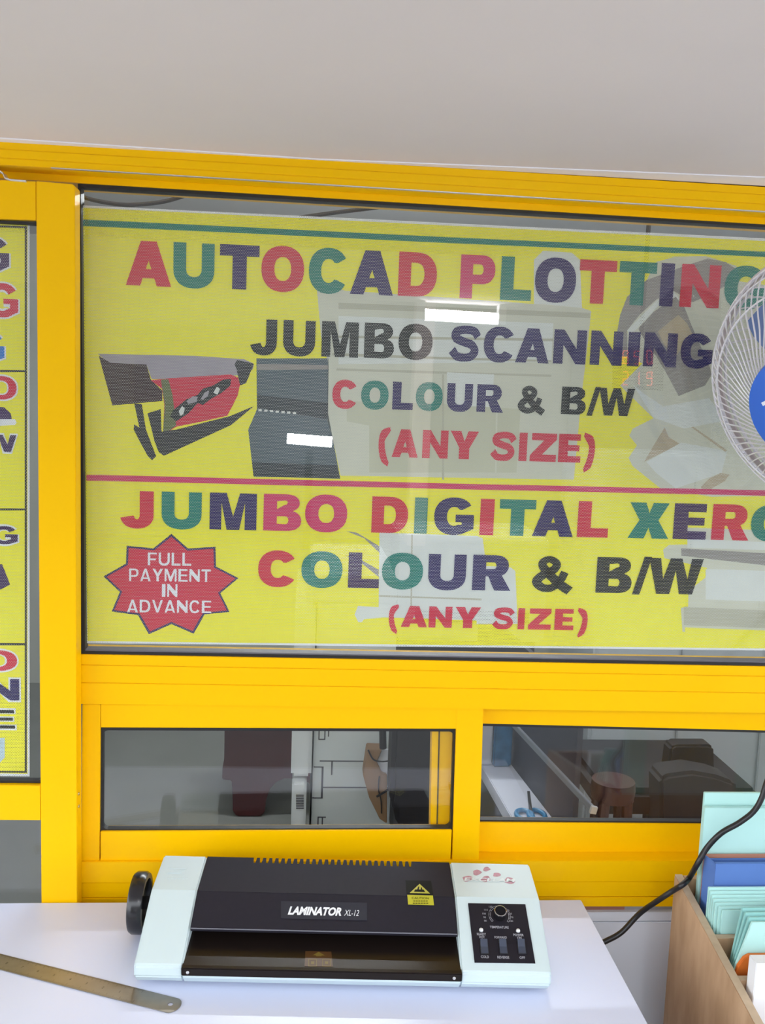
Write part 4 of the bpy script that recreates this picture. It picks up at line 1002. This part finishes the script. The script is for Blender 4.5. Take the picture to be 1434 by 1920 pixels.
# pallet-like pale boxes at the far left of the floor
# white desk behind the right window
DSK = mat('desk_white', (.60, .62, .70), .5, var=.02)
zd = .66
dk = thing('desk', (.60, .55, 0), label='white desk with a slate side screen behind the lower right window', category='desk')
P = [atz(x, y, zd) for x, y in ((904, 1437), (962, 1437), (1045, 1545), (966, 1545))]
P = [P[0]+(P[0]-P[3])*1.2, P[1]+(P[1]-P[2])*1.2, P[2]+(P[2]-P[1])*.25, P[3]+(P[3]-P[0])*.25]
MB().prism(P, (0, 0, -.035)).build('desk_top', DSK, dk, .002)
e = (P[2]-P[1]).normalized(); sd = Vector((-e.y, e.x, 0)); sd = sd if sd.x > 0 else -sd
a_, b_4 = P[1], P[2]
MB().hexa([a_-Vector((0,0,.035)), b_4-Vector((0,0,.035)), b_4+Vector((0,0,.32)), a_+Vector((0,0,.32))], [p+sd*.012 for p in (a_-Vector((0,0,.035)), b_4-Vector((0,0,.035)), b_4+Vector((0,0,.32)), a_+Vector((0,0,.32)))]).build('side_screen', mat('screen_slate', (.030, .031, .045), .5), dk)
for p in (P[0], P[3]): 
    q = p+(sum(P, Vector())/4-p)*.12
    MB().box((q.x-.02, q.y-.02, 0), (q.x+.02, q.y+.02, zd-.035)).build('leg', mat('screen_slate', (0, 0, 0)), dk)
# wrapped blue paper pack
pk = atz(940, 1439, zd)
pkh = at(940, 1355, pk.y).z
x0p, x1p = at(924, 1430, pk.y).x, at(958.5, 1430, pk.y).x
pp = thing('paper_pack', (pk.x, pk.y, zd), label='blue wrapped paper pack standing on the white desk behind glass', category='paper pack')
MB().box((x0p, pk.y, zd+.001), (x1p, pk.y+.03, pkh+.03)).build('wrapper', mat('pack_blue', (.05, .20, .38), .25, var=.35, scale=25), pp, .004)
MB().box((at(905, 1430, pk.y).x-.03, pk.y+.01, zd+.001), (x0p-.001, pk.y+.03, pkh+.03)).build('white_side', mat('pack_white', (.55, .56, .62), .3, var=.1), pp, .004)
# aluminium bar leaning across the room side of the right window
a, b = at(950, 1345, .55), at(1111, 1517, .12)
dr = (b-a).normalized(); w1 = dr.cross(Vector((0, 1, 0))).normalized()*.005; w2 = dr.cross(w1).normalized()*.004
br = MB().hexa([a-w1-w2, a+w1-w2, a+w1+w2, a-w1+w2], [b-w1-w2, b+w1-w2, b+w1+w2, b-w1+w2]).build('aluminium_bar', mat('bar_metal', (.26, .29, .33), .35, .6), None, .0008)
lab(br, 'thin aluminium bar leaning diagonally behind the lower right window', 'bar')
MB().hexa([b-w1*1.3-w2*1.4, b+w1*1.3-w2*1.4, b+w1*1.3+w2*1.4, b-w1*1.3+w2*1.4], [p+dr*.006 for p in (b-w1*1.3-w2*1.4, b+w1*1.3-w2*1.4, b+w1*1.3+w2*1.4, b-w1*1.3+w2*1.4)]).build('end_cap', mat('bar_end', (.5, .5, .5), .4), br)
# scissors with blue handles on the ledge
sc = thing('scissors', tuple(atz(1010, 1533, zd)), label='scissors with blue handles on the near end of the white desk', category='scissors')
BH = mat('handle_blue', (.02, .22, .45), .4)
for x in (983, 1006):
    c = atz(x, 1533, zd)
    MB().tube([c+Vector((math.cos(t)*.018, math.sin(t)*.026, .006)) for t in [k*math.pi/10 for k in range(20)]], .0055, 8, closed=True).build('handle', BH, sc, smooth=True)
c = atz(996, 1533, zd)
MB().hexa([c+Vector((-.004, 0, .003)), c+Vector((.004, 0, .003)), c+Vector((.009, .06, .035)), c+Vector((.003, .06, .035))], [p+Vector((0, .003, 0)) for p in (c+Vector((-.004, 0, .003)), c+Vector((.004, 0, .003)), c+Vector((.009, .06, .035)), c+Vector((.003, .06, .035)))]).build('blade', BLK, sc)
# black office chair
OC = mat('chair_black', (.016, .015, .018), .7, var=.1)
Yo = 1.0
oc = thing('office_chair', (at(1290, 1500, Yo).x, Yo, 0), label='black padded office chair in front of the pale room wall', category='chair')
def rrect(px, Y, dep, name, m, par, bev=.02):
    return MB().prism(polyY(px, Y), (0, dep, 0)).build(name, m, par, bev, smooth=True)
rrect([(1258,1402),(1266,1397),(1330,1397),(1339,1402),(1340,1448),(1252,1448)], Yo+.15, .06, 'headrest', OC, oc, .008)
rrect([(1238,1462),(1252,1453),(1300,1447),(1345,1455),(1378,1467),(1386,1480),(1386,1620),(1238,1620)], Yo, .10, 'backrest', OC, oc, .015)
xo = at(1300, 1500, Yo).x
MB().box((xo-.24, Yo+.08, .42), (xo+.24, Yo+.5, .50)).build('seat', OC, oc, .02)
MB().lathe([(.03, .06), (.03, .42)], (xo, Yo+.28, 0), (0, 0, 1), 16).build('gas_column', BLK, oc)
for k in range(5):
    a = 2*math.pi*k/5; MB().tube([(xo, Yo+.28, .08), (xo+.26*math.cos(a), Yo+.28+.26*math.sin(a), .03)], .018, 8).build('base_arm', BLK, oc)
# brown moulded chair edge
bc = thing('wooden_stool', (at(1130, 1535, .45).x, .45, 0), label='red-brown stool beside the end of the aluminium bar', category='stool')
xs0, xs1 = at(1114, 1510, .45).x, at(1158, 1510, .45).x; zst = at(1135, 1480, .45).z
RB = mat('red_brown_gloss', (.07, .020, .013), .35)
MB().lathe([(0, zst), (.9*(xs1-xs0), zst), (.95*(xs1-xs0), zst-.02), (.9*(xs1-xs0), zst-.04), (0, zst-.04)], ((xs0+xs1)/2+.03, .50, 0), (0, 0, 1), 24).build('seat', RB, bc, smooth=True)
for k in range(4):
    a = math.pi/4+k*math.pi/2; cxs = (xs0+xs1)/2+.03
    MB().tube([(cxs+.035*math.cos(a), .50+.035*math.sin(a), zst-.03), (cxs+.06*math.cos(a), .50+.06*math.sin(a), 0)], .012, 8).build('leg', RB, bc)
# white storage unit against the right wall, seen at the edge of the right window and under the sign
WU = mat('unit_white', (.66, .70, .72), .5, var=.02)
un = thing('storage_unit', (1.55, 1.9, 0), label='tall white storage unit at the right behind the windows', category='cupboard')
MB().box((1.02, 1.75, 0), (1.95, 2.3, 1.42)).build('body', WU, un, .004)
for k, x in enumerate((1.03, 1.34, 1.65)):
    MB().box((x, 1.735, .06), (x+.295, 1.749, 1.40)).build('door', WU, un, .003)
    MB().box((x+.26, 1.722, .80), (x+.272, 1.734, .92)).build('handle', ALU, un)
bx = thing('printer', (.45, 1.95, 0), label='pale printer on a stand seen just under the sign at right', category='printer')
MB().box((.32, 1.75, .75), (.84, 2.15, 1.12)).build('body', WU, bx, .01); MB().box((.38, 1.740, .82), (.78, 1.752, .86)).build('paper_slot', GCD, bx); MB().box((.34, 1.80, 0), (.82, 2.10, .75)).build('stand', GCD, bx)
# cables drooping inside, above the sign
for i, pts in enumerate(([(120, 350), (150, 367), (190, 378), (240, 384), (300, 379), (345, 367), (380, 352)], [(560, 408), (600, 402.5), (640, 397), (690, 391), (740, 384), (800, 372)])):
    o = MB().tube(smooth(polyY(pts, .075)), .0032, 8).build('cable', mat('cable_grey', (.03, .03, .035), .5), None, smooth=True)
    lab(o, ['dark cable drooping above the left end of the large sign', 'dark cable rising above the middle of the large sign'][i], 'cable')
# small red digit display behind the sign
YL = .16
ld = thing('digit_display', tuple(at(1205, 720, YL)), label='small red digit display glowing behind the large sign', category='display')
slab([(1160, 650), (1245, 653), (1243, 732), (1158, 729)], YL+.004, .03).build('case', BLK, ld)
MB().tube([at(1200, 655, YL+.02), Vector((at(1200, 655, YL+.02).x, YL+.02, 2.349))], .004, 8).build('hanging_rod', BLK, ld)
LED = mat('led_red', (.3, .02, .01), .4, emit=(1.0, .10, .04), estr=1.3)
SEG = {'2': 'abged', '1': 'bc', '9': 'abcdfg', '8': 'abcdefg', '5': 'acdfg', '0': 'abcdef'}
def digit(d, x, y, wv=9, hv=24):
    q = {'a': (0, 0, 1, 0), 'b': (1, 0, 1, .5), 'c': (1, .5, 1, 1), 'd': (0, 1, 1, 1), 'e': (0, .5, 0, 1), 'f': (0, 0, 0, .5), 'g': (0, .5, 1, .5)}
    mb = MB()
    for s_ in SEG[d]:
        x0, y0, x1, y1 = q[s_]; mb.tube([at(x+x0*wv, y+y0*hv, YL), at(x+x1*wv, y+y1*hv, YL)], .0013, 5)
    mb.build('digit', LED, ld)
for d, x, y in (('2', 1168, 698), ('1', 1189, 698), ('9', 1213, 698), ('8', 1168, 658), ('5', 1189, 658), ('0', 1213, 658)): digit(d, x, y)
# ceiling tube inside
TUB = mat('tube_glow', (.9, .9, .9), .3, emit=(.92, .97, 1.0), estr=95.0)
rt = thing('ceiling_light', (.3, 1.7, 2.31), label='fluorescent batten on the ceiling of the room behind the glass', category='light')
MB().box((-.3, 1.66, 2.32), (.9, 1.74, 2.35)).build('batten', PLW, rt); MB().tube([(-.28, 1.7, 2.30), (.88, 1.7, 2.30)], .014, 12).build('tube', TUB, rt)

# ================================================================== customer side and street behind the camera (seen only as reflections)
TU2 = mat('tube_glow_street', (.9, .9, .9), .3, emit=(.95, .98, 1.0), estr=30.0)
def mir(px, py, Y):
    """point whose mirror image in the upper glass shows at this pixel"""
    p = at(px, py, .010+(.010-Y)); return Vector((p.x, Y, p.z))
yt = -1.70
a, b = mir(789, 589, yt), mir(940, 598, yt)
zt_ = min(a.z, zce-.03)
lt = thing('soffit_light', (a.x, yt, zt_), label='short fluorescent lamp under the soffit over the counter', category='light')
MB().tube([a, b], .019, 14).build('tube', TU2, lt, smooth=True)
for e_ in (a, b):
    MB().box((e_.x-.012, yt-.02, e_.z-.02), (e_.x+.012, yt+.02, zce-.001)).build('lamp_holder', PLW, lt)
FAC = mat('facade_grey', (.20, .195, .19), .8, var=.1, scale=2)
fc = thing('wall_street', (0, -9.2, 0), kind='structure')
MB().box((-6, -9.4, 0), (6, -9.0, 3.5)).build('facade', FAC, fc)
xp = mir(781, 600, -8.7).x
for x in (-5.2, xp, 5.4): MB().box((x, -8.999, 0), (x+.20, -8.7, 3.5)).build('pillar', mat('pillar_pink', (.50, .40, .37), .8), fc)
for x in (-4.6, -1.9, 2.9): MB().box((x, -9.0, .1), (x+2.2, -8.93, 2.3)).build('shutter', mat('shutter_dark', (.10, .10, .11), .6), fc)
yl = -8.3
a, b = mir(538, 822, yl), mir(622, 829, yl)
l2 = thing('street_light', (a.x, yl, a.z), label='fluorescent lamp on a post across the street', category='light')
MB().tube([a, b], .055, 14).build('tube', TU2, l2, smooth=True)
MB().box(((a.x+b.x)/2-.04, yl-.14, -.01), ((a.x+b.x)/2+.04, yl-.06, a.z+.03)).build('post', BLK, l2)
